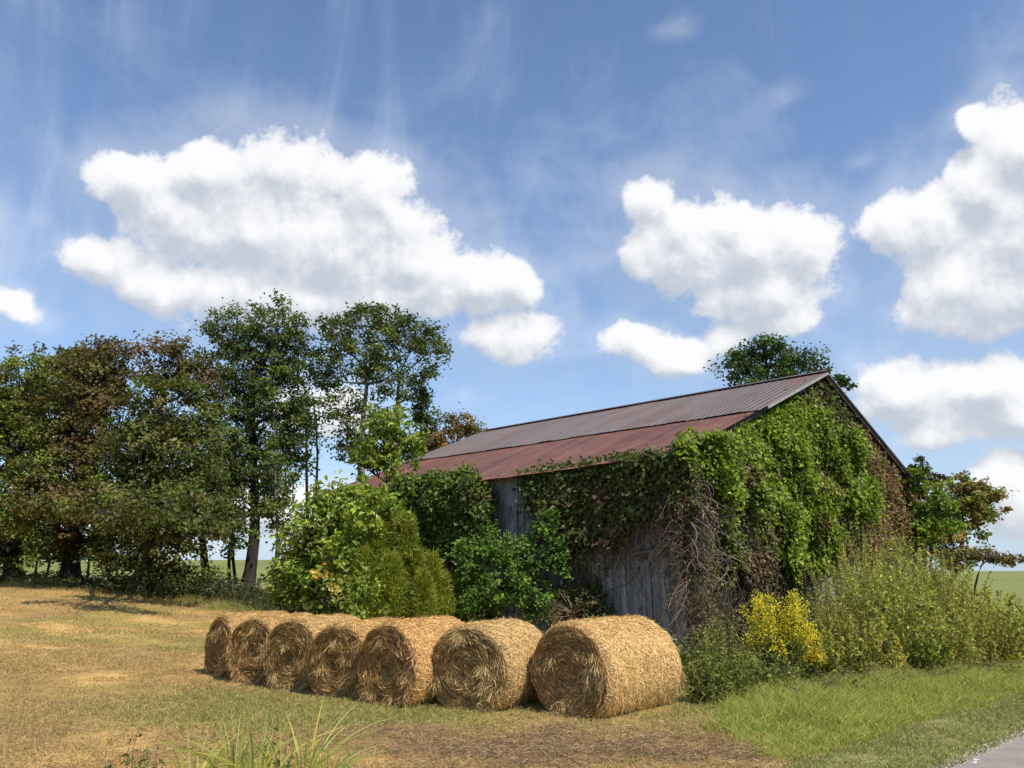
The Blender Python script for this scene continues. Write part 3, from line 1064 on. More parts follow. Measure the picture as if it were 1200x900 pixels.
def tree(name, label, cat, base, depth, lobes, pal, trunk_r, bark=(0.042, 0.036, 0.03), dens=1.0, leaf=0.20, clump=0.55,
         trunk_to=None, group=None, leafmat=None, sd=1, lw=None, upb=0.7, stems=None, open_=0.0, per=40, shoots=0, shoot_len=0.8):
    """base (x,y); lobes: (px,py,rx,ry[,ddepth[,weight]]) measured in the photo at 'depth' metres, rebuilt as volumes"""
    seed(sd)
    bz = float(gz(*base))
    root = empty(name, (base[0], base[1], bz), label, cat, group)
    B = np.array([base[0], base[1], bz])
    k = depth / F
    L3 = []
    for lb in lobes:
        dd = lb[4] if len(lb) > 4 else 0.0
        wt = lb[5] if len(lb) > 5 else 1.0
        c = at(lb[0], lb[1], depth + dd)
        L3.append((c, lb[2] * k, max(min(lb[2], lb[3]) * k * 1.1, 0.6), lb[3] * k, wt))
    wood = MB()
    pts_all = []
    if trunk_to is None:
        tops = [np.mean([l[0] for l in L3], 0)]
    else:
        tops = [at(px, py, depth + (dd or 0)) for (px, py, dd) in trunk_to]
    limb_src = []
    for ti, tp in enumerate(tops):
        K = 9
        off = B + np.array([0.35 * ti, 0.2 * ti, 0]) if ti else B
        path = curve_pts(off - [0, 0, 0.15], tp, K, 0.03)
        rr = trunk_r * (1 if ti == 0 else 0.7) * np.linspace(1, 0.28, K)
        rr[0] *= 1.35
        tubes(wood, path[None], rr[None], [bark], 9)
        limb_src.append((path, rr))
    crown = MB()
    for (c, rx, ry, rz, wt) in L3:
        # limb from the trunk to this lobe
        best = None
        for path, rr in limb_src:
            for q in range(2, len(path)):
                if path[q][2] < c[2] - 0.15 * rz or q == 2:
                    d = np.linalg.norm(path[q] - c) - 0.25 * path[q][2]
                    if best is None or d < best[0]:
                        best = (d, path[q], rr[q])
        lp = curve_pts(best[1], c + [0, 0, -rz * 0.2], 6, 0.07)
        lr = min(best[2], trunk_r * 0.5) * np.linspace(0.75, 0.3, 6)
        tubes(wood, lp[None], lr[None], [bark], 6)
        vol = (rx * ry * rz) ** (2 / 3)
        nc = max(4, int(vol * 8.8 * dens * wt / clump ** 1.5))
        d = unit(RNG.normal(size=(nc, 3)))
        r = U(0.25, 1.0, nc)[:, None] ** 0.55
        # lumpy surface of the lobe
        lump = 0.78 + 0.5 * fbm(d * 2.2 + c, 3, sd)[:, None]
        pc = c + d * r * lump * np.array([rx, ry, rz])
        if open_ > 0:
            kp = fbm(pc * 0.9 / clump * 0.6, 2, sd + 5) > open_
            pc = pc[kp]
            nc = len(pc)
            if nc == 0:
                continue
        # twigs
        src = lp[RNG.integers(2, 6, nc)]
        mid = (src + pc) / 2 + RNG.normal(0, 0.12, (nc, 3)) * rx * 0.5
        P = np.stack([src, mid, pc], 1)
        rt = np.stack([np.full(nc, max(0.02, lr[-1] * 0.5)), np.full(nc, max(0.014, lr[-1] * 0.3)), np.full(nc, 0.008)], 1)
        tubes(wood, P, rt, np.repeat([bark], nc, 0), 3)
        # leaves
        m = per
        tone = (0.6 + 0.8 * U(0, 1, nc))
        cs = clump * U(0.6, 1.3, nc)
        loc = RNG.normal(size=(nc, m, 3)) * np.array([0.46, 0.46, 0.30]) * cs[:, None, None]
        loc[..., 2] -= 0.12 * np.abs(loc[..., 0])
        C = (pc[:, None] + loc).reshape(-1, 3)
        N_ = len(C)
        out = np.repeat(unit(pc - c), m, 0)
        nrm = out * 0.5 + UP * upb + RNG.normal(0, 0.55, (N_, 3))
        ci = RNG.choice(len(pal), nc, p=lw)
        cb = np.asarray(pal)[ci] * tone[:, None]
        col = np.repeat(cb, m, 0) * (1 + U(-0.22, 0.22, N_, 1)) * (1 + U(-0.07, 0.07, N_, 3))
        sz = leaf * U(0.6, 1.25, N_)
        leaves(crown, C, nrm, sz, sz * 0.72, col)
    if shoots:
        k_ = RNG.integers(0, len(L3), shoots)
        cc = np.array([L3[q][0] for q in k_])
        rr_ = np.array([[L3[q][1], L3[q][2], L3[q][3]] for q in k_])
        d = unit(RNG.normal(size=(shoots, 3)) + [0, -0.3, 0.35])
        st = cc + d * rr_ * U(0.5, 0.9, shoots, 1)
        dv = unit(d * 0.8 + UP * U(-0.1, 1.2, shoots, 1) + RNG.normal(0, 0.25, (shoots, 3)))
        ln = shoot_len * U(0.4, 1.1, shoots)
        t = np.linspace(0, 1, 6)
        P = st[:, None] + dv[:, None] * (ln[:, None] * t)[..., None] - UP * (0.35 * ln[:, None] * t ** 2.2)[..., None]
        tubes(wood, P, np.tile(np.linspace(0.010, 0.004, 6), (shoots, 1)), np.repeat([bark], shoots, 0), 3)
        m = 16
        q = U(0.1, 1.0, shoots, m)
        base_ = st[:, None] + dv[:, None] * (ln[:, None] * q)[..., None] - UP * (0.35 * ln[:, None] * q ** 2.2)[..., None]
        C = (base_ + RNG.normal(0, leaf * 0.4, (shoots, m, 3))).reshape(-1, 3)
        cb = pick(pal, shoots, 0.3, lw)
        leaves(crown, C, UP * 0.6 + RNG.normal(0, 0.6, (len(C), 3)) + [0.1, -0.3, 0], leaf * U(0.5, 1.2, len(C)), leaf * 0.6 * U(0.5, 1.2, len(C)),
               np.repeat(cb, m, 0) * (1 + U(-0.2, 0.2, len(C), 1)))
    wood.build('trunk', M_BARK, root, smooth=True, local=B)
    crown.build('crown', leafmat or M_LEAF2, root, local=B)
    return root


DARKG = [[0.095, 0.13, 0.03], [0.125, 0.165, 0.036], [0.075, 0.10, 0.025], [0.16, 0.195, 0.048]]
OLIVE = [[0.14, 0.14, 0.035], [0.105, 0.115, 0.028], [0.18, 0.17, 0.05], [0.08, 0.092, 0.025]]
BROWNL = [[0.15, 0.105, 0.04], [0.12, 0.095, 0.035], [0.175, 0.12, 0.05], [0.11, 0.105, 0.035]]
YELG = [[0.17, 0.21, 0.035], [0.13, 0.165, 0.03], [0.21, 0.24, 0.045]]
BRIGHT = [[0.19, 0.265, 0.03], [0.14, 0.205, 0.026], [0.25, 0.32, 0.04], [0.31, 0.35, 0.055]]


def ground_xy(px, depth):
    p = at(px, 669, depth)
    return (p[0], p[1])


TG = 'trees standing in the line behind the hayfield'
tree('yellow_green_tree', 'leftmost tree of the line, yellow green low branches and thick dark trunk', 'tree', ground_xy(18, 41), 41,
     [(20, 450, 50, 52), (-30, 480, 55, 60), (20, 520, 60, 50), (-40, 590, 60, 50), (25, 590, 55, 40, -1.5), (5, 640, 60, 26, -1.5), (40, 600, 40, 16, -5), (-20, 610, 50, 20, -5.5), (60, 560, 40, 40, -1)],
     OLIVE[:2] + YELG, 0.5, dens=0.9, sd=31, trunk_to=[(22, 540, 0)], lw=[.2, .2, .2, .25, .15])
tree('round_topped_tree', 'round topped olive tree just behind the yellow green one', 'tree', ground_xy(85, 52), 52,
     [(80, 440, 45, 36), (60, 490, 50, 45), (105, 430, 36, 26)], OLIVE[1:] + DARKG[:1], 0.4, dens=0.8, sd=32, leaf=0.3)
tree('bronze_tree', 'bronze leaved tree on a stout dark trunk at the left fence', 'tree', ground_xy(84, 41), 41,
     [(110, 445, 48, 48), (130, 415, 28, 26), (85, 500, 50, 46), (140, 500, 50, 50), (75, 560, 46, 36, -1.5), (130, 570, 55, 40, -1), (85, 620, 50, 26, -1), (160, 620, 44, 26, -1), (90, 645, 30, 14), (110, 600, 44, 16, -5), (70, 590, 40, 18, -6)],
     BROWNL + OLIVE[:2], 0.48, dens=0.9, sd=33, trunk_to=[(100, 500, 0)], lw=[.26, .2, .16, .12, .14, .12], group=TG)
tree('russet_topped_tree', 'broad tree with russet top and olive lower boughs near the middle of the line', 'tree', ground_xy(173, 39), 39,
     [(195, 425, 40, 38, 1), (230, 440, 34, 36, 1.5)], BROWNL, 0.4, dens=0.9, sd=34, trunk_to=[(190, 470, 0)], group=TG)
tree('olive_oak', 'dense olive green tree with boughs sweeping nearly to the ground', 'tree', ground_xy(178, 37.5), 37.5,
     [(200, 480, 52, 44), (170, 530, 55, 48), (225, 540, 52, 50), (150, 590, 50, 40, -1), (205, 600, 60, 44, -1.2), (250, 590, 36, 40), (180, 650, 62, 26, -1.6), (130, 650, 30, 20, -1), (215, 670, 40, 18, -1.6), (165, 610, 48, 18, -5.5), (225, 620, 40, 18, -5), (130, 600, 44, 14, -8), (190, 585, 46, 14, -9)],
     OLIVE + DARKG[:2], 0.42, dens=0.95, sd=35, trunk_to=[(190, 530, 0)], group=TG)
tree('dark_leaning_tree', 'dark green tree on a leaning trunk behind the olive tree', 'tree', ground_xy(247, 43), 43,
     [(255, 520, 36, 50), (240, 590, 36, 40), (265, 620, 32, 30), (225, 560, 30, 40)], DARKG, 0.26, dens=0.85, sd=36, trunk_to=[(240, 560, 0)], group=TG)
tree('tall_tree', 'tallest tree, green pillar crown with a bare lower trunk', 'tree', ground_xy(290, 44), 44,
     [(275, 390, 40, 36), (325, 380, 36, 34), (300, 430, 58, 42), (345, 410, 26, 34), (270, 470, 40, 40), (325, 480, 42, 42), (290, 530, 44, 36), (330, 545, 34, 34), (265, 560, 26, 26), (300, 590, 40, 18), (345, 500, 20, 40)],
     DARKG + [[0.085, 0.115, 0.04], [0.10, 0.14, 0.05]], 0.36, dens=0.9, sd=37, trunk_to=[(298, 430, 0)], group=TG, lw=[.2, .25, .15, .2, .12, .08])
tree('thin_tree', 'slim pale trunked tree left of the leafy sapling', 'tree', ground_xy(317, 40), 40,
     [(325, 590, 26, 26), (318, 550, 20, 30), (335, 620, 18, 18)], DARKG + OLIVE[:1], 0.15, bark=(0.2, 0.17, 0.13), dens=0.6, sd=38, trunk_to=[(322, 540, 0)], group=TG)
for q, (px, dp) in enumerate(((272, 46), (280, 46.5))):
    tree('bare_stem_tree', ['left of two thin dark stems beside the tallest tree', 'right of two thin dark stems beside the tallest tree'][q], 'tree', ground_xy(px, dp), dp,
         [(px - 6 + 4 * q, 560, 16, 26), (px, 600, 14, 14)], DARKG, 0.11, dens=0.5, sd=39 + q, trunk_to=[(px - 2, 560, 0)], group=TG)
for q, (px, dp) in enumerate(((360, 47), (367, 48))):
    tree('slender_tree', ['left of two slender wispy trees in the sky gap', 'right of two slender wispy trees in the sky gap'][q], 'tree', ground_xy(px, dp), dp,
         [(px - 4, 480, 20, 30), (px + 6, 520, 20, 22), (px - 12, 540, 14, 20)], DARKG, 0.14, bark=(0.13, 0.11, 0.09), dens=0.34, sd=42 + q, trunk_to=[(px, 470, 0)], open_=0.5, group=TG)
tree('spreading_tree', 'dark spreading tree with visible pale limbs left of the barn', 'tree', ground_xy(430, 44), 44,
     [(430, 400, 46, 44), (390, 430, 30, 40), (480, 395, 38, 30), (505, 410, 20, 24), (455, 440, 46, 30), (400, 480, 30, 30), (390, 385, 20, 20), (440, 370, 30, 20), (500, 435, 14, 12), (415, 520, 26, 26), (455, 490, 26, 16)],
     DARKG, 0.34, bark=(0.17, 0.15, 0.125), dens=0.8, sd=45, trunk_to=[(430, 450, 0), (468, 440, 1)], open_=0.3, group=TG)
tree('columnar_tree', 'small dark columnar tree against the sky left of the roof', 'tree', ground_xy(497, 46), 46,
     [(494, 470, 11, 26), (500, 500, 13, 24), (485, 525, 20, 20)], DARKG[:3], 0.14, dens=1.8, sd=46)
tree('rusty_tree', 'small rusty orange leaved tree behind the far roof corner', 'tree', ground_xy(535, 46), 46,
     [(540, 495, 26, 16), (520, 515, 26, 18), (555, 505, 14, 10), (530, 545, 40, 24)], [[0.24, 0.15, 0.04], [0.16, 0.13, 0.035], [0.29, 0.18, 0.05]], 0.2, dens=1.3, sd=47, open_=0.3)
tree('green_tree', 'leafy green tree rising behind the barn ridge', 'tree', ground_xy(905, 41), 41,
     [(900, 425, 52, 30), (935, 430, 34, 28), (870, 430, 28, 22), (905, 470, 60, 40), (890, 408, 26, 14)], [[0.065, 0.11, 0.03], [0.09, 0.14, 0.035], [0.05, 0.085, 0.026]], 0.35, dens=0.95, sd=48)
tree('small_bough', 'little leafy treetop peeking over the right roof slope', 'tree', ground_xy(985, 38), 38,
     [(987, 450, 10, 9), (975, 470, 16, 14)], [[0.07, 0.11, 0.03]], 0.09, dens=0.9, sd=49, clump=0.35)
tree('autumn_tree', 'golden brown turning tree at the right corner of the barn', 'tree', ground_xy(1100, 31.5), 31.5,
     [(1140, 575, 34, 20, 0), (1165, 590, 14, 18), (1120, 590, 30, 30), (1150, 605, 26, 22), (1105, 640, 36, 28), (1085, 600, 26, 30)],
     [[0.27, 0.20, 0.06], [0.21, 0.20, 0.045], [0.15, 0.20, 0.035], [0.33, 0.24, 0.09], [0.23, 0.27, 0.04]], 0.16, bark=(0.14, 0.11, 0.09), dens=0.85, sd=50, leaf=0.17, clump=0.30, open_=0.33,
     leafmat=M_LEAF, lw=[.26, .2, .2, .18, .16])
tree('autumn_tree', 'low flat brown branch tree against the horizon right of the barn', 'tree', ground_xy(1120, 29.5), 29.5,
     [(1155, 652, 26, 9), (1180, 655, 12, 6), (1128, 655, 22, 16)], [[0.19, 0.14, 0.06], [0.14, 0.13, 0.045], [0.22, 0.15, 0.07]], 0.07, dens=0.9, sd=51, leaf=0.15, clump=0.28, open_=0.36, leafmat=M_LEAF)
tree('green_sapling', 'bright green sapling leaning on the right barn corner', 'tree', ground_xy(1078, 29.5), 29.5,
     [(1085, 590, 22, 26), (1075, 560, 12, 16), (1100, 610, 22, 24), (1075, 620, 26, 24)], [[0.16, 0.24, 0.026], [0.11, 0.17, 0.024], [0.24, 0.31, 0.04]], 0.08, dens=1.0, sd=52, leaf=0.17, clump=0.36, leafmat=M_LEAF, open_=0.3)
tree('dead_sprig_tree', 'dark sprig sticking up above the right end of the roof', 'tree', ground_xy(1074, 33.5), 33.5,
     [(1075, 545, 7, 10), (1082, 560, 9, 9), (1100, 562, 12, 5)], [[0.05, 0.05, 0.03], [0.08, 0.06, 0.035]], 0.05, dens=0.9, sd=53, leaf=0.14, clump=0.25)

# leafy growth at the left end of the barn
tree('leafy_sapling', 'big leaved bright green sapling overhanging the far roof corner', 'tree', ground_xy(440, 24.5), 24.5,
     [(450, 522, 28, 24), (485, 522, 10, 16), (432, 545, 22, 20), (462, 550, 26, 16), (445, 500, 10, 12), (468, 500, 12, 14)],
     BRIGHT, 0.09, dens=1.0, shoots=45, sd=60, leaf=0.19, clump=0.30, leafmat=M_LEAF, open_=0.3, trunk_to=[(455, 540, 0)], per=16)
tree('leafy_thicket', 'large mound of bright big leaved saplings left of the barn', 'shrub', ground_xy(395, 23.5), 23.5,
     [(410, 590, 42, 34), (375, 630, 44, 44), (430, 630, 40, 40), (360, 680, 30, 40), (400, 685, 44, 40, -0.6), (440, 680, 40, 44), (350, 660, 20, 20), (335, 690, 16, 20), (375, 590, 12, 12), (425, 705, 16, 18, -3.2), (405, 655, 22, 24, -2), (440, 600, 26, 20, -2)],
     BRIGHT, 0.08, dens=1.15, shoots=150, sd=61, leaf=0.18, clump=0.32, leafmat=M_LEAF, per=18, open_=0.22)
tree('turning_branch', 'small branch of orange and yellow leaves low on the sapling mound', 'shrub', ground_xy(384, 20.6), 20.6,
     [(384, 685, 13, 9), (375, 670, 8, 6), (396, 690, 8, 8)], [[0.42, 0.24, 0.04], [0.45, 0.36, 0.06], [0.2, 0.26, 0.05], [0.2, 0.26, 0.05]], 0.02, dens=0.7, sd=62, leaf=0.15, clump=0.22, leafmat=M_LEAF, per=10)


def cedar(label, px, depth, lobes, sd):
    """feathery juniper: fine sprays pointing up and out"""
    seed(sd)
    x, y = ground_xy(px, depth)
    bz = float(gz(x, y))
    root = empty('cedar', (x, y, bz), label, 'cedar', 'feathery young cedars by the wall')
    k = depth / F
    wood, cr = MB(), MB()
    for (cx, cy, rx, ry, dd) in lobes:
        c = at(cx, cy, depth + dd)
        basep = np.array([x + (c[0] - x) * 0.6, y, bz])
        tubes(wood, curve_pts(basep, c + [0, 0, ry * k * 0.9], 6, 0.02)[None], np.linspace(0.06, 0.01, 6)[None], [(0.12, 0.08, 0.06)], 5)
        n = int(rx * ry * 1.5)
        t = U(-1, 1, n)
        rad = (1 - ((t + 1) / 2) ** 1.6) * 0.95 + 0.06
        a = U(0, 2 * np.pi, n)
        rad = rad * (0.55 + 0.95 * fbm(np.stack([np.cos(a) * 1.5 + cx, np.sin(a) * 1.5, t * 2.6], -1), 3, sd))
        q = U(0.35, 1, n) ** 0.6
        p = c + np.stack([np.cos(a) * rad * q * rx * k, np.sin(a) * rad * q * rx * k, t * ry * k], -1)
        out = unit(np.stack([np.cos(a), np.sin(a), 0.9 + 0 * a], -1))
        m = 9
        d = unit(out[:, None] + RNG.normal(0, 0.62, (n, m, 3)))
        st = p[:, None] + RNG.normal(0, 0.05, (n, m, 3))
        ln = U(0.08, 0.24, n, m)
        tone = (0.7 + 0.6 * fbm(p * 2.2, 3, sd))[:, None, None]
        P = st[:, :, None] + d[:, :, None] * (ln[..., None] * np.linspace(0, 1, 3))[..., None]
        P = P.reshape(-1, 3, 3)
        P[:, 2, 2] += 0.02
        col = (pick([[0.23, 0.26, 0.03], [0.16, 0.20, 0.026], [0.29, 0.30, 0.04]], n * m, 0.2).reshape(n, m, 3) * tone).reshape(-1, 3)
        ribbons(cr, P, unit(RNG.normal(0, 1, (n * m, 3)) + [0, -0.6, 0.3]), np.tile([0.02, 0.026, 0.004], (n * m, 1)), col)
    wood.build('trunk', M_BARK, root, local=(x, y, bz))
    cr.build('crown', M_LEAF, root, local=(x, y, bz))


cedar('tall yellow green feathery cedar between the sapling mound and vine wall', 455, 21.5, [(452, 640, 13, 38, 0), (441, 655, 15, 40, -.2), (473, 652, 13, 38, .2), (426, 682, 14, 32, -.5), (488, 682, 13, 32, .1), (458, 688, 20, 30, -.7), (478, 632, 8, 24, 0)], 65)
cedar('low feathery cedar right of the taller cedar', 500, 21.0, [(506, 684, 10, 30, 0), (518, 698, 9, 22, .2), (495, 700, 12, 24, -.4)], 66)

# ------------------------------------------------------------------ vines on the walls
def plane_hit(px, py, P0, n):
    r = ray(px, py)
    o = np.array([0, 0, H])
    return o + r * (np.dot(P0 - o, n) / np.dot(r, n))


def inside(poly, q):
    x, y = q[:, 0], q[:, 1]
    c = np.zeros(len(q), bool)
    n = len(poly)
    for i in range(n):
        x1, y1 = poly[i]
        x2, y2 = poly[(i + 1) % n]
        c ^= ((y1 > y) != (y2 > y)) & (x < (x2 - x1) * (y - y1) / (y2 - y1 + 1e-12) + x1)
    return c


def vine(name, label, wall, poly_px, pal, n_clump, leaf=0.13, thick=(0.08, 0.55), per=14, clump=0.2, gaps=0.0, stems=160, lw=None, sd=1, stem_col=(0.16, 0.12, 0.09), fall=0.55, stem_r=0.012, tangle=0.35, offset=0.0, cat='vine'):
    """climbing vine on a wall; wall = 'long' or 'gable'; the outline is laid out on the wall itself"""
    seed(sd)
    if wall == 'long':
        P0, n, ax = bp(0, 0), -BW, BU
    else:
        P0, n, ax = bp(0, 0), -BU, BW
    poly = []
    for (px, py) in poly_px:
        h = plane_hit(px, py, P0 + n * (0.25 + offset), n)
        poly.append((np.dot(h - P0, ax), h[2]))
    poly = np.array(poly)
    lo, hi = poly.min(0), poly.max(0)
    q = U(0, 1, n_clump * 3, 2) * (hi - lo) + lo
    wob = np.stack([fbm(q * 1.3, 3, sd) - 0.5, fbm(q * 1.3 + 9, 3, sd) - 0.5], -1) * 0.6
    q = q[inside(poly, q + wob)]
    if gaps > 0:
        q = q[fbm(q * 1.6, 3, sd + 3) > gaps]
    if wall == 'gable':
        q = q[q[:, 1] < roofz(q[:, 0]) - np.where(q[:, 0] < 1.9, -0.22, 0.28)]
        q = q[(q[:, 0] > -0.9)]
    q = q[:n_clump]
    nc = len(q)
    lump = fbm(q * 1.15, 3, sd + 7)
    dep = thick[0] + (thick[1] - thick[0]) * sstep((lump - 0.25) / 0.5) * U(0.25, 1.0, nc) + offset
    if wall == 'gable':
        room = np.clip((roofz(q[:, 0]) - 0.1 - q[:, 1]) * 0.5, 0.1, 2)
        near_corner = q[:, 0] < 1.9
        dep = np.where(near_corner, dep, np.minimum(dep, room))
    pc = P0 + ax * q[:, :1] + UP * q[:, 1:2] + n * dep[:, None]
    c0 = np.array([poly[:, 0].mean(), poly[:, 1].min()])
    org = P0 + ax * c0[0] + n * 0.2
    org[2] = float(gz(org[0], org[1]))
    root = empty(name, tuple(org), label, cat)
    cr = MB()
    cs = clump * U(0.6, 1.4, nc)
    loc = RNG.normal(size=(nc, per, 3)) * cs[:, None, None] * np.array([0.6, 0.6, 0.6])
    C = (pc[:, None] + loc).reshape(-1, 3)
    # never through the wall
    dd = (C - P0) @ n
    C = C + n * np.maximum(0.05 - dd, 0)[:, None]
    N_ = len(C)
    nrm = n * 0.75 + UP * fall + RNG.normal(0, 0.42, (N_, 3))
    ci = RNG.choice(len(pal), nc, p=lw)
    tone = 0.62 + 0.76 * U(0, 1, nc)
    cbase = np.asarray(pal)[ci] * tone[:, None]
    dead = fbm(q * 0.9 + 30, 3, sd + 11) + U(-0.06, 0.06, nc) > (0.74 if sd == 71 else 0.68)
    cbase = np.where(dead[:, None], np.array([0.15, 0.095, 0.05]) * tone[:, None], cbase)
    col = np.repeat(cbase, per, 0) * (1 + U(-0.25, 0.25, N_, 1)) * (1 + U(-0.06, 0.06, N_, 3))
    sz = leaf * U(0.4, 1.45, N_)
    leaves(cr, C, nrm, sz, sz * 0.8, col)
    nr_ = nc // 14
    if nr_ > 5:                       # runners that hang free of the mass
        k = RNG.integers(0, nc, nr_)
        m = 18
        ln = U(0.3, 1.1, nr_)
        dv = unit(-UP + ax * RNG.normal(0, 0.45, (nr_, 1)) + n * U(0.0, 0.35, nr_, 1))
        t = np.linspace(0, 1, m)
        Pr = pc[k][:, None] + n * 0.12 + dv[:, None] * (ln[:, None] * t)[..., None] + ax * (0.06 * np.sin(t * 9 + U(0, 6, nr_, 1)))[..., None]
        Pr[..., 2] = np.maximum(Pr[..., 2], 0.05)
        Cr = (Pr + RNG.normal(0, 0.035, Pr.shape)).reshape(-1, 3)
        leaves(cr, Cr, n * 0.7 + UP * 0.5 + RNG.normal(0, 0.45, (len(Cr), 3)), leaf * U(0.4, 1.0, len(Cr)), leaf * 0.75 * U(0.4, 1.0, len(Cr)),
               np.repeat(cbase[k], m, 0) * (1 + U(-0.2, 0.3, len(Cr), 1)))
    cr.build('foliage', M_LEAF, root, local=org)
    # stems
    st = MB()
    if stems:
        k = RNG.integers(0, nc, stems)
        a = pc[k] - n * (dep[k][:, None] * U(0.1, 0.7, stems, 1))
        K = 13
        ln = U(0.5, 2.0, stems)
        dirv = unit(-UP + ax * RNG.normal(0, tangle, (stems, 1)) + n * RNG.normal(0, 0.08, (stems, 1)))
        t = np.linspace(0, 1, K)
        P = a[:, None] + dirv[:, None] * (ln[:, None] * t)[..., None]
        ph = U(0, 6.28, stems, 3)
        am = tangle * 0.35 * ln * U(0.5, 1.3, stems)
        P = P + ax * (am[:, None] * np.sin(t * U(4, 11, stems, 1) + ph[:, :1]) * 0.55)[..., None] + UP * (am[:, None] * np.sin(t * U(4, 10, stems, 1) + ph[:, 1:2]) * 0.4)[..., None] \
            + n * (0.06 * np.sin(t * 7 + ph[:, 2:]))[..., None]
        P[..., 2] = np.maximum(P[..., 2], -0.02)
        dd = (P - P0) @ n
        P = P + n * np.maximum(0.04 - dd, 0)[..., None]
        r = (stem_r * U(0.4, 1.4, stems))[:, None] * np.linspace(1, 0.6, K)[None]
        tubes(st, P, r, pick([stem_col, np.array(stem_col) * 1.5, np.array(stem_col) * 0.6], stems, 0.2), 4)
        st.build('stems', M_BARK, root, smooth=True, local=org)
    return root


VG = [[0.155, 0.215, 0.02], [0.20, 0.265, 0.025], [0.105, 0.155, 0.018], [0.27, 0.33, 0.04]]
vine('climbing_vine', 'big bright green vine cascading over the sunny gable wall', 'gable',
     [(792, 528), (806, 508), (822, 505), (850, 512), (880, 500), (905, 484), (940, 466), (965, 485), (990, 515), (1005, 560), (1010, 590), (995, 615), (965, 620), (960, 665), (935, 670), (900, 655), (890, 600), (860, 580), (835, 590), (815, 560), (800, 545)],
     VG, 5000, leaf=0.13, thick=(0.05, 1.0), per=14, clump=0.17, gaps=0.27, stems=500, sd=71, lw=[.33, .3, .22, .15])
vine('climbing_vine', 'sparse green vine creeping up under the gable peak', 'gable',
     [(905, 475), (962, 444), (980, 462), (1012, 500), (1040, 560), (1010, 560), (985, 505), (940, 480)],
     [[0.07, 0.105, 0.025], [0.10, 0.13, 0.03], [0.12, 0.09, 0.04]], 900, leaf=0.12, thick=(0.05, 0.35), per=12, clump=0.17, gaps=0.38, stems=160, sd=72)
vine('withered_vine', 'brown withered vine on the right slope of the gable wall', 'gable',
     [(975, 490), (1010, 505), (1045, 545), (1080, 580), (1085, 640), (1040, 660), (990, 650), (975, 610), (1000, 580), (985, 530)],
     [[0.24, 0.13, 0.065], [0.16, 0.10, 0.055], [0.30, 0.18, 0.11], [0.15, 0.16, 0.04]], 2100, leaf=0.12, thick=(0.06, 0.45), per=12, clump=0.17, gaps=0.3, stems=420, sd=73,
     stem_col=(0.16, 0.12, 0.10), tangle=0.5)
vine('bare_vine', 'leafless tangle of pale twisted stems at the near barn corner', 'gable',
     [(803, 555), (840, 560), (880, 590), (935, 660), (950, 720), (900, 745), (806, 745)],
     [[0.13, 0.11, 0.05], [0.14, 0.18, 0.03], [0.13, 0.085, 0.05]], 560, leaf=0.10, thick=(0.08, 0.7), per=7, clump=0.2, gaps=0.33, stems=1700, sd=74,
     stem_col=(0.13, 0.10, 0.07), tangle=0.95, stem_r=0.0075)
vine('climbing_vine', 'small yellow green spray of vine amid the bare tangled stems', 'gable',
     [(838, 612), (860, 630), (885, 655), (890, 680), (865, 672), (845, 645)], [[0.15, 0.20, 0.04], [0.11, 0.16, 0.03]], 110, leaf=0.12, thick=(0.4, 0.7), per=10, clump=0.16, stems=20, sd=75)
vine('climbing_vine', 'dark green vine draped below the eaves of the long wall', 'long',
     [(610, 556), (690, 543), (808, 530), (812, 610), (790, 620), (770, 600), (740, 600), (725, 640), (700, 610), (690, 640), (662, 640), (640, 600), (615, 590)],
     [[0.075, 0.105, 0.022], [0.10, 0.13, 0.03], [0.13, 0.095, 0.04], [0.19, 0.18, 0.06]], 2600, leaf=0.13, thick=(0.08, 0.55), per=12, clump=0.18, gaps=0.24, stems=420, sd=76, lw=[.36, .34, .18, .12])
vine('bare_vine', 'reddish bare stems hanging just left of the barn corner', 'long',
     [(765, 545), (808, 535), (812, 600), (800, 640), (780, 600)], [[0.17, 0.08, 0.05], [0.10, 0.08, 0.04]], 110, leaf=0.10, thick=(0.1, 0.6), per=6, clump=0.16, gaps=0.3, stems=260, sd=77,
     stem_col=(0.20, 0.15, 0.12), tangle=0.8, stem_r=0.011)
vine('climbing_vine', 'green vine covering the far half of the long wall', 'long',
     [(455, 575), (500, 560), (545, 552), (575, 562), (580, 620), (560, 660), (575, 735), (455, 735)],
     [[0.09, 0.15, 0.022], [0.125, 0.195, 0.028], [0.065, 0.105, 0.02], [0.18, 0.22, 0.045]], 3000, leaf=0.14, thick=(0.1, 0.75), per=13, clump=0.2, gaps=0.2, stems=240, sd=78)
vine('bare_vine', 'thin dry creeper stems across the boards below the eaves', 'long',
     [(590, 570), (640, 580), (700, 640), (800, 640), (800, 745), (640, 745), (600, 650)],
     [[0.10, 0.10, 0.05]], 60, leaf=0.08, thick=(0.04, 0.12), per=4, clump=0.12, gaps=0.35, stems=170, sd=79, stem_col=(0.17, 0.15, 0.13), tangle=0.5, stem_r=0.008)
vine('climbing_vine', 'low olive creeper on the board wall behind the nearest bale', 'long',
     [(655, 695), (690, 680), (715, 705), (722, 760), (640, 760)], [[0.10, 0.12, 0.04], [0.14, 0.11, 0.05], [0.07, 0.10, 0.03]], 300, leaf=0.10, thick=(0.1, 0.5), per=9, clump=0.16, gaps=0.25, stems=160, sd=80,
     stem_col=(0.20, 0.13, 0.09), tangle=0.6)

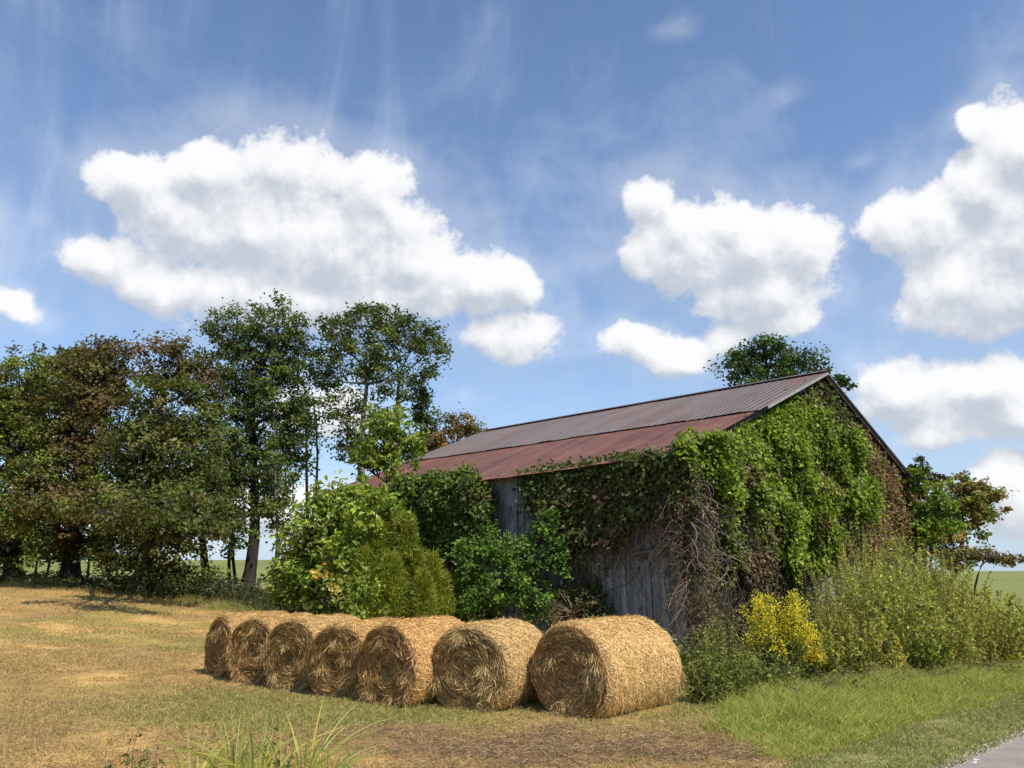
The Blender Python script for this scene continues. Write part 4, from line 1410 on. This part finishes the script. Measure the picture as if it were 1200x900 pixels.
tree('bright_shrub', 'glossy bright green shrub against the wall behind the middle bales', 'shrub', ground_xy(600, 21.6), 21.6,
     [(640, 618, 16, 22), (655, 655, 12, 18), (622, 655, 28, 28), (545, 660, 16, 26), (575, 640, 12, 22), (590, 680, 34, 34, -.3), (560, 700, 24, 26), (630, 700, 28, 26), (600, 650, 18, 20)],
     [[0.10, 0.19, 0.028], [0.13, 0.235, 0.034], [0.075, 0.14, 0.022], [0.18, 0.27, 0.045]], 0.05, dens=1.15, shoots=110, shoot_len=0.6, sd=81, leaf=0.105, clump=0.22, leafmat=M_LEAF, per=24, open_=0.25)
tree('brown_shrub', 'olive brown scrubby shrub between the bright shrub and the boards', 'shrub', ground_xy(672, 20.2), 20.2,
     [(672, 715, 28, 22), (650, 725, 24, 18), (700, 725, 16, 14)], [[0.12, 0.12, 0.04], [0.15, 0.11, 0.055], [0.08, 0.12, 0.03]], 0.03, dens=0.9, sd=82, leaf=0.09, clump=0.2, leafmat=M_LEAF, per=12, open_=0.42, bark=(0.2, 0.13, 0.09))

# ------------------------------------------------------------------ weeds
def weed(name, label, cat, x, y, h, spread, n_stem, pal, leaf, group=None, sd=1, top=None, top_pal=None, per=26, stem_col=(0.16, 0.15, 0.06), lw=None, lean=0.28, flower_from=0.8, loose=False):
    seed(sd)
    z = float(gz(x, y))
    root = empty(name, (x, y, z), label, cat, group)
    st, lf, fl = MB(), MB(), MB()
    K = 6
    a = U(0, 2 * np.pi, n_stem)
    r = spread * np.sqrt(U(0, 1, n_stem))
    fb_, fo_ = ((1.1, 0.2) if sd % 2 else (0.85, 0.6)) if loose else (0.55, 0.9)
    b = np.stack([x + np.cos(a) * r * fb_, y + np.sin(a) * r * fb_, np.full(n_stem, z - 0.02)], -1)
    hh = h * (U(0.3, 1.12, n_stem) * (1 - 0.2 * (r / spread) ** 2) if loose else U(0.45, 1.12, n_stem) * (1 - 0.25 * (r / spread) ** 2))
    d = np.stack([np.cos(a) * r * fo_, np.sin(a) * r * fo_, hh], -1) + RNG.normal(0, lean * 0.2, (n_stem, 3)) * hh[:, None] * [1, 1, 0]
    t = np.linspace(0, 1, K)[None, :, None]
    P = b[:, None] + d[:, None] * t
    P = P + RNG.normal(0, 0.03, (n_stem, 1, 3)) * np.sin(t * 3)
    P[..., :2] += (d[:, None, :2] * t ** 3 * 0.3)
    tubes(st, P, (U(0.004, 0.009, n_stem) * (0.6 + h * 0.3))[:, None] * np.linspace(1, 0.35, K)[None], pick([stem_col, np.array(stem_col) * 1.3], n_stem, 0.25), 3)
    # leaves along the stems and short side twigs
    q = U(0.12, 1.0, n_stem, per)
    fi = q * (K - 1)
    i0 = np.minimum(fi.astype(int), K - 2)
    fr = (fi - i0)[..., None]
    Pp = np.take_along_axis(P, i0[..., None], 1) * (1 - fr) + np.take_along_axis(P, (i0 + 1)[..., None], 1) * fr
    side = RNG.normal(0, 1, Pp.shape) * [1, 1, 0.4]
    C = (Pp + unit(side) * U(0.02, 0.11 if loose else 0.16, n_stem, per, 1) * (0.5 + 0.5 * min(h, 1.6)) * (1.25 - q[..., None])).reshape(-1, 3)
    N_ = len(C)
    C[:, 2] = np.maximum(C[:, 2], z + 0.02)
    tone = np.repeat(0.7 + 0.6 * U(0, 1, n_stem), per)
    col = pick(pal, N_, 0.22, lw) * tone[:, None]
    sz = leaf * U(0.5, 1.35, N_)
    leaves(lf, C, unit(side).reshape(-1, 3) * 0.5 + UP * 0.5 + RNG.normal(0, 0.6, (N_, 3)), sz, sz * 0.42, col)
    st.build('stems', M_BARK, root, local=(x, y, z))
    lf.build('foliage', M_LEAF, root, local=(x, y, z))
    if top:
        n = n_stem * top
        k = RNG.integers(0, n_stem, n)
        f = U(flower_from, 1.03, n)
        p = b[k] + d[k] * f[:, None]
        p[:, :2] += d[k][:, :2] * f[:, None] ** 3 * 0.3
        p = p + RNG.normal(0, 0.05, (n, 3)) * (1.25 - f)[:, None] * [4.2, 4.2, 1.6]
        sz = U(0.02, 0.04, n)
        leaves(fl, p, RNG.normal(size=(n, 3)) + UP, sz, sz, pick(top_pal, n, 0.2))
        fl.build('flowers', M_LEAF, root, local=(x, y, z))
    return root


weed('goldenrod', 'goldenrod clump in full yellow bloom before the barn corner', 'goldenrod', 4.78, 14.9, 1.62, 0.33, 52,
     [[0.10, 0.14, 0.035], [0.13, 0.16, 0.045], [0.075, 0.11, 0.03]], 0.085, sd=90, per=38, top=115, top_pal=[[0.75, 0.60, 0.02], [0.85, 0.70, 0.04], [0.5, 0.47, 0.04]], flower_from=0.76)
weed('goldenrod', 'small goldenrod stems right of the main yellow clump', 'goldenrod', 5.28, 15.0, 0.95, 0.13, 9,
     [[0.10, 0.14, 0.035], [0.13, 0.16, 0.045]], 0.08, sd=91, per=30, top=110, top_pal=[[0.55, 0.42, 0.03], [0.62, 0.46, 0.02]], flower_from=0.8)
GW = [[0.16, 0.185, 0.035], [0.20, 0.225, 0.04], [0.115, 0.14, 0.028], [0.26, 0.25, 0.07]]
for k, (x, y, h, s, lab) in enumerate([
        (3.08, 13.15, 0.66, 0.24, 'dark green leafy weeds pressed against the nearest bale'),
        (3.55, 13.7, 0.80, 0.28, 'leafy green weeds between nearest bale and goldenrod'),
        (3.45, 15.0, 1.05, 0.32, 'taller fine green weeds standing behind the bale end'),
        (4.25, 16.6, 1.25, 0.4, 'grey green weeds at the foot of the barn corner'),
        (4.35, 14.3, 0.62, 0.32, 'low green weeds at the foot of the goldenrod')]):
    weed('green_weed', lab, 'weeds', x, y, h, s, 46, GW, 0.085, group='green weeds beside the nearest bale', sd=92 + k, per=34)
OW = [[0.30, 0.305, 0.05], [0.38, 0.37, 0.065], [0.20, 0.215, 0.04], [0.50, 0.47, 0.12], [0.26, 0.17, 0.06]]
WG = 'tall olive weeds massed along the gable wall'
def OWk(k):
    g = (1.0, 1.22, 0.85, 1.1, 0.95)[k % 5]
    h = (1.0, 0.94, 1.08)[k % 3]
    return (np.array(OW) * g * [1, h, 1]).tolist()


rows = [  # (px of base, depth, top y in photo, spread)
    (965, 16.2, 735, .55), (1005, 16.6, 715, .6), (1050, 17.0, 695, .65), (1095, 17.6, 690, .65), (1140, 18.3, 695, .65), (1185, 19.0, 705, .7), (1225, 19.6, 705, .7),
    (985, 18.2, 668, .65), (1030, 18.8, 650, .7), (1075, 19.4, 650, .75), (1120, 20.2, 665, .75), (1165, 21.0, 685, .75), (1210, 21.8, 695, .8),
    (1000, 20.6, 635, .75), (1045, 21.2, 622, .8), (1090, 22.2, 640, .8), (1135, 23.0, 668, .8),
    (1020, 23.4, 600, .85), (1062, 24.2, 615, .85), (960, 18.0, 700, .5), (1105, 25, 640, .9)]
DESC = {0: 'front row olive weed clump', 1: 'second row olive weed clump', 2: 'third row olive weed clump', 3: 'rearmost tall olive weed clump'}
cnt = {}
ORD = ['first', 'second', 'third', 'fourth', 'fifth', 'sixth', 'seventh', 'eighth']
for k, (px, dp, ty, sp) in enumerate(rows):
    x, y = ground_xy(px, dp)
    top = at(px, ty, dp)[2]
    rw = 0 if k < 7 else 1 if k < 13 else 2 if k < 17 else 3
    q = cnt.get(rw, 0)
    cnt[rw] = q + 1
    lab = DESC[rw] + ' by the gable wall, ' + ORD[q] + ' from the goldenrod'
    if k == 19:
        lab = 'narrow olive weed clump immediately right of the goldenrod by the wall'
    if k == 20:
        lab = 'widest rear olive weed clump under the green sapling'
    weed('tall_weed', lab, 'weeds', x, y, top * (0.93 if px < 1110 else 0.80), sp, 95, OWk(k), (0.10, 0.085, 0.12, 0.075)[k % 4], group=WG, sd=110 + k, per=(60, 74, 46, 66)[k % 4], loose=True, lw=[.3, .27, .2, .14, .09])
for k, (px, dp, h, lab) in enumerate([(965, 14.6, .34, 'low tan dead weeds in front of the goldenrod right side'), (1010, 15.2, .4, 'low brown dead weeds edging the tall weed mass'), (1060, 15.9, .36, 'dry straw coloured tuft at the foot of the tall weeds'),
                                      (915, 13.6, .3, 'dry tuft in front of the goldenrod'), (1130, 17, .36, 'far right dry tuft below the tall weeds')]):
    x, y = ground_xy(px, dp)
    weed('dry_weed', lab, 'weeds', x, y, h, .55, 50, [[0.30, 0.22, 0.11], [0.20, 0.15, 0.07], [0.17, 0.19, 0.06]], 0.07, group='dry weeds edging the tall grass', sd=140 + k, per=16)


# foreground grasses near the viewer
def tall_grass(label, px, depth, n, h, sd, sp=0.12, pal=((0.30, 0.36, 0.08), (0.22, 0.30, 0.06), (0.42, 0.44, 0.14), (0.50, 0.46, 0.10))):
    seed(sd)
    x, y = ground_xy(px, depth)
    z = float(gz(x, y))
    root = empty('grass_clump', (x, y, z), label, 'grass clump', 'tall coarse grass clumps at the front')
    mb = MB()
    K = 7
    a = U(0, 2 * np.pi, n)
    b = np.stack([x + np.cos(a) * sp * U(0, 1, n), y + np.sin(a) * sp * U(0, 1, n), np.full(n, z - 0.01)], -1)
    hh = h * U(0.5, 1.1, n)
    ln = np.abs(RNG.normal(0.5, 0.35, n))
    dr = np.stack([np.cos(a), np.sin(a), 0 * a], -1)
    t = np.linspace(0, 1, K)[None, :, None]
    P = b[:, None] + UP * hh[:, None, None] * (t - 0.3 * ln[:, None, None] * t ** 2.5) + dr[:, None] * (hh * ln)[:, None, None] * t ** 1.7
    w = U(0.008, 0.019, n)[:, None] * np.array([0.7, 1, 1, 0.9, 0.75, 0.5, 0.08])[None]
    fr = unit(np.cross(dr, UP) * U(-0.6, 0.6, n, 1) + dr * 0.4 + [0, -1, 0.2])
    ribbons(mb, P, fr, w, pick(pal, n, 0.2))
    mb.build('blades', M_GRASS, root, local=(x, y, z))


for k, (px, dp, n, h, lab) in enumerate([
        (292, 8.25, 34, 0.66, 'bright arching grass clump left of centre at the bottom edge'),
        (318, 8.2, 26, 0.78, 'tallest bright grass clump at the bottom edge'),
        (248, 8.2, 24, 0.58, 'darker grass clump left of the bright arching ones'),
        (345, 8.35, 22, 0.52, 'low leafy grass clump right of the tallest clump'),
        (370, 8.4, 18, 0.85, 'sparse grass clump with one tall pale blade'),
        (395, 8.2, 24, 0.50, 'rightmost short green grass clump by the litter'),
        (268, 8.05, 16, 0.36, 'short yellow grass clump cut by the bottom edge')]):
    tall_grass(lab, px, dp, n, h, 160 + k)
for k, (px, dp, h, lab) in enumerate([(180, 8.3, .52, 'thin dark weed at the lower left among stubble'), (204, 8.2, .46, 'small leafy weed left of the coarse grass'), (165, 8.1, .3, 'tiny weed at the far lower left'),
                                      (335, 8.5, .5, 'dark leafy weed between the coarse grass clumps'), (352, 8.1, .4, 'dark leafy weed cut by the bottom edge')]):
    x, y = ground_xy(px, dp)
    weed('small_weed', lab, 'weed', x, y, h, .09, 5, [[0.10, 0.13, 0.04], [0.14, 0.16, 0.05]], 0.06, group='small weeds at the front', sd=170 + k, per=18, stem_col=(0.12, 0.09, 0.05))
# undergrowth along the tree line
for k, (px, dp, h, sp) in enumerate([(-10, 40, 1.0, 2.2), (45, 39.5, .9, 2.0), (105, 38.5, .8, 2), (150, 37.5, 1.3, 2), (200, 36.5, 1.5, 2), (232, 37, 1.5, 1.8), (268, 38, 1.3, 1.9), (300, 38, 1.2, 1.9), (335, 36, 1.4, 1.6), (215, 41, 1.3, 2), (360, 33, 1.5, 1.6)]):
    x, y = ground_xy(px, dp)
    labs = ['dim scrub under the yellow green tree at the frame edge', 'scrub right of the leftmost trunk', 'scrub right of the stout bronze tree trunk', 'brush left of the olive tree trunk', 'dense brush under the olive tree',
            'brush between the olive tree and the leaning trunk', 'brush at the foot of the leaning trunk', 'brush at the foot of the tallest tree', 'leafy brush behind the far left bale', 'brush behind the olive tree', 'brush left of the sapling mound']
    weed('brush', labs[k], 'brush', x, y, h * 0.75, sp, 70, [[0.06, 0.085, 0.025], [0.09, 0.11, 0.035], [0.045, 0.065, 0.02], [0.12, 0.10, 0.05]], 0.17, group='brush under the tree line', sd=180 + k, per=26, stem_col=(0.09, 0.075, 0.05))


# ------------------------------------------------------------------ wire fence and distant trees
def build_fence():
    seed(5)
    root = empty('wire_fence', (*ground_xy(120, 42.5), 0), 'old wire fence on wooden posts under the trees', 'fence')
    pts = [(-60, 43), (-20, 43), (18, 42.8), (42, 42.6), (55, 42.4), (72, 42.2), (104, 41.8), (128, 41.2), (172, 40.6), (217, 39.4), (262, 38.8), (305, 38.3), (345, 37.8)]
    P = []
    for (px, d) in pts:
        x, y = ground_xy(px, d)
        z = float(gz(x, y))
        hh = float(U(1.05, 1.35))
        mb = MB()
        ln = U(-0.06, 0.06, 2)
        tubes(mb, np.array([[[x, y, z - 0.2], [x + ln[0] * .5, y + ln[1] * .5, z + hh / 2], [x + ln[0], y + ln[1], z + hh], [x + ln[0], y + ln[1], z + hh + 0.002]]]), np.array([[0.07, 0.065, 0.06, 0.001]]),
              [(0.30, 0.27, 0.23) if px == 217 else (0.13, 0.11, 0.09)], 8)
        o = mb.build('post', M_POST, root, local=root.location)
        P.append((x, y, z))
    for hz in (0.3, 0.6, 0.9, 1.1):
        mb = MB()
        path = []
        for i in range(len(P) - 1):
            a, b = np.array(P[i]), np.array(P[i + 1])
            for t in (0, .25, .5, .75):
                q = a + (b - a) * t
                path.append([q[0], q[1] - 0.07, q[2] + hz - 0.03 * math.sin(t * math.pi)])
        path = np.array(path)
        tubes(mb, path[None], np.full((1, len(path)), 0.006), [(0.25, 0.22, 0.2)], 4)
        mb.build('wire', M_WIRE, root, local=root.location)


build_fence()
for k, (px, dp, w, h) in enumerate([(20, 240, 5, 9), (38, 250, 6, 11), (55, 245, 7, 12), (70, 255, 6, 11), (86, 240, 5, 8), (4, 235, 6, 10), (117, 250, 6, 7), (98, 260, 5, 6)]):
    labs = ['small far tree left of the distant clump', 'second tree of the distant clump', 'tallest far tree on the left horizon', 'far tree right of the tallest distant one', 'low far tree at the right of the distant clump', 'far tree at the left frame edge',
            'lone low far tree right of the bronze tree trunk', 'low far tree behind the bronze tree trunk']
    s = F / dp
    yb = 669 - (float(gz(*ground_xy(px, dp))) - 2) * s
    tree('distant_tree', labs[k], 'tree', ground_xy(px, dp), dp, [(px, yb - h * s * 0.62, w * s * .6, h * s * 0.36), (px - w * s * .3, yb - h * s * .4, w * s * .4, h * s * .3), (px + w * s * .3, yb - h * s * .4, w * s * .4, h * s * .3)],
         DARKG[:2] + ([[0.14, 0.09, 0.05]] if k > 5 else [[0.05, 0.07, 0.04]]), 0.3, dens=1.2, sd=200 + k, leaf=0.9, clump=1.5, per=10, group='far trees on the left horizon')
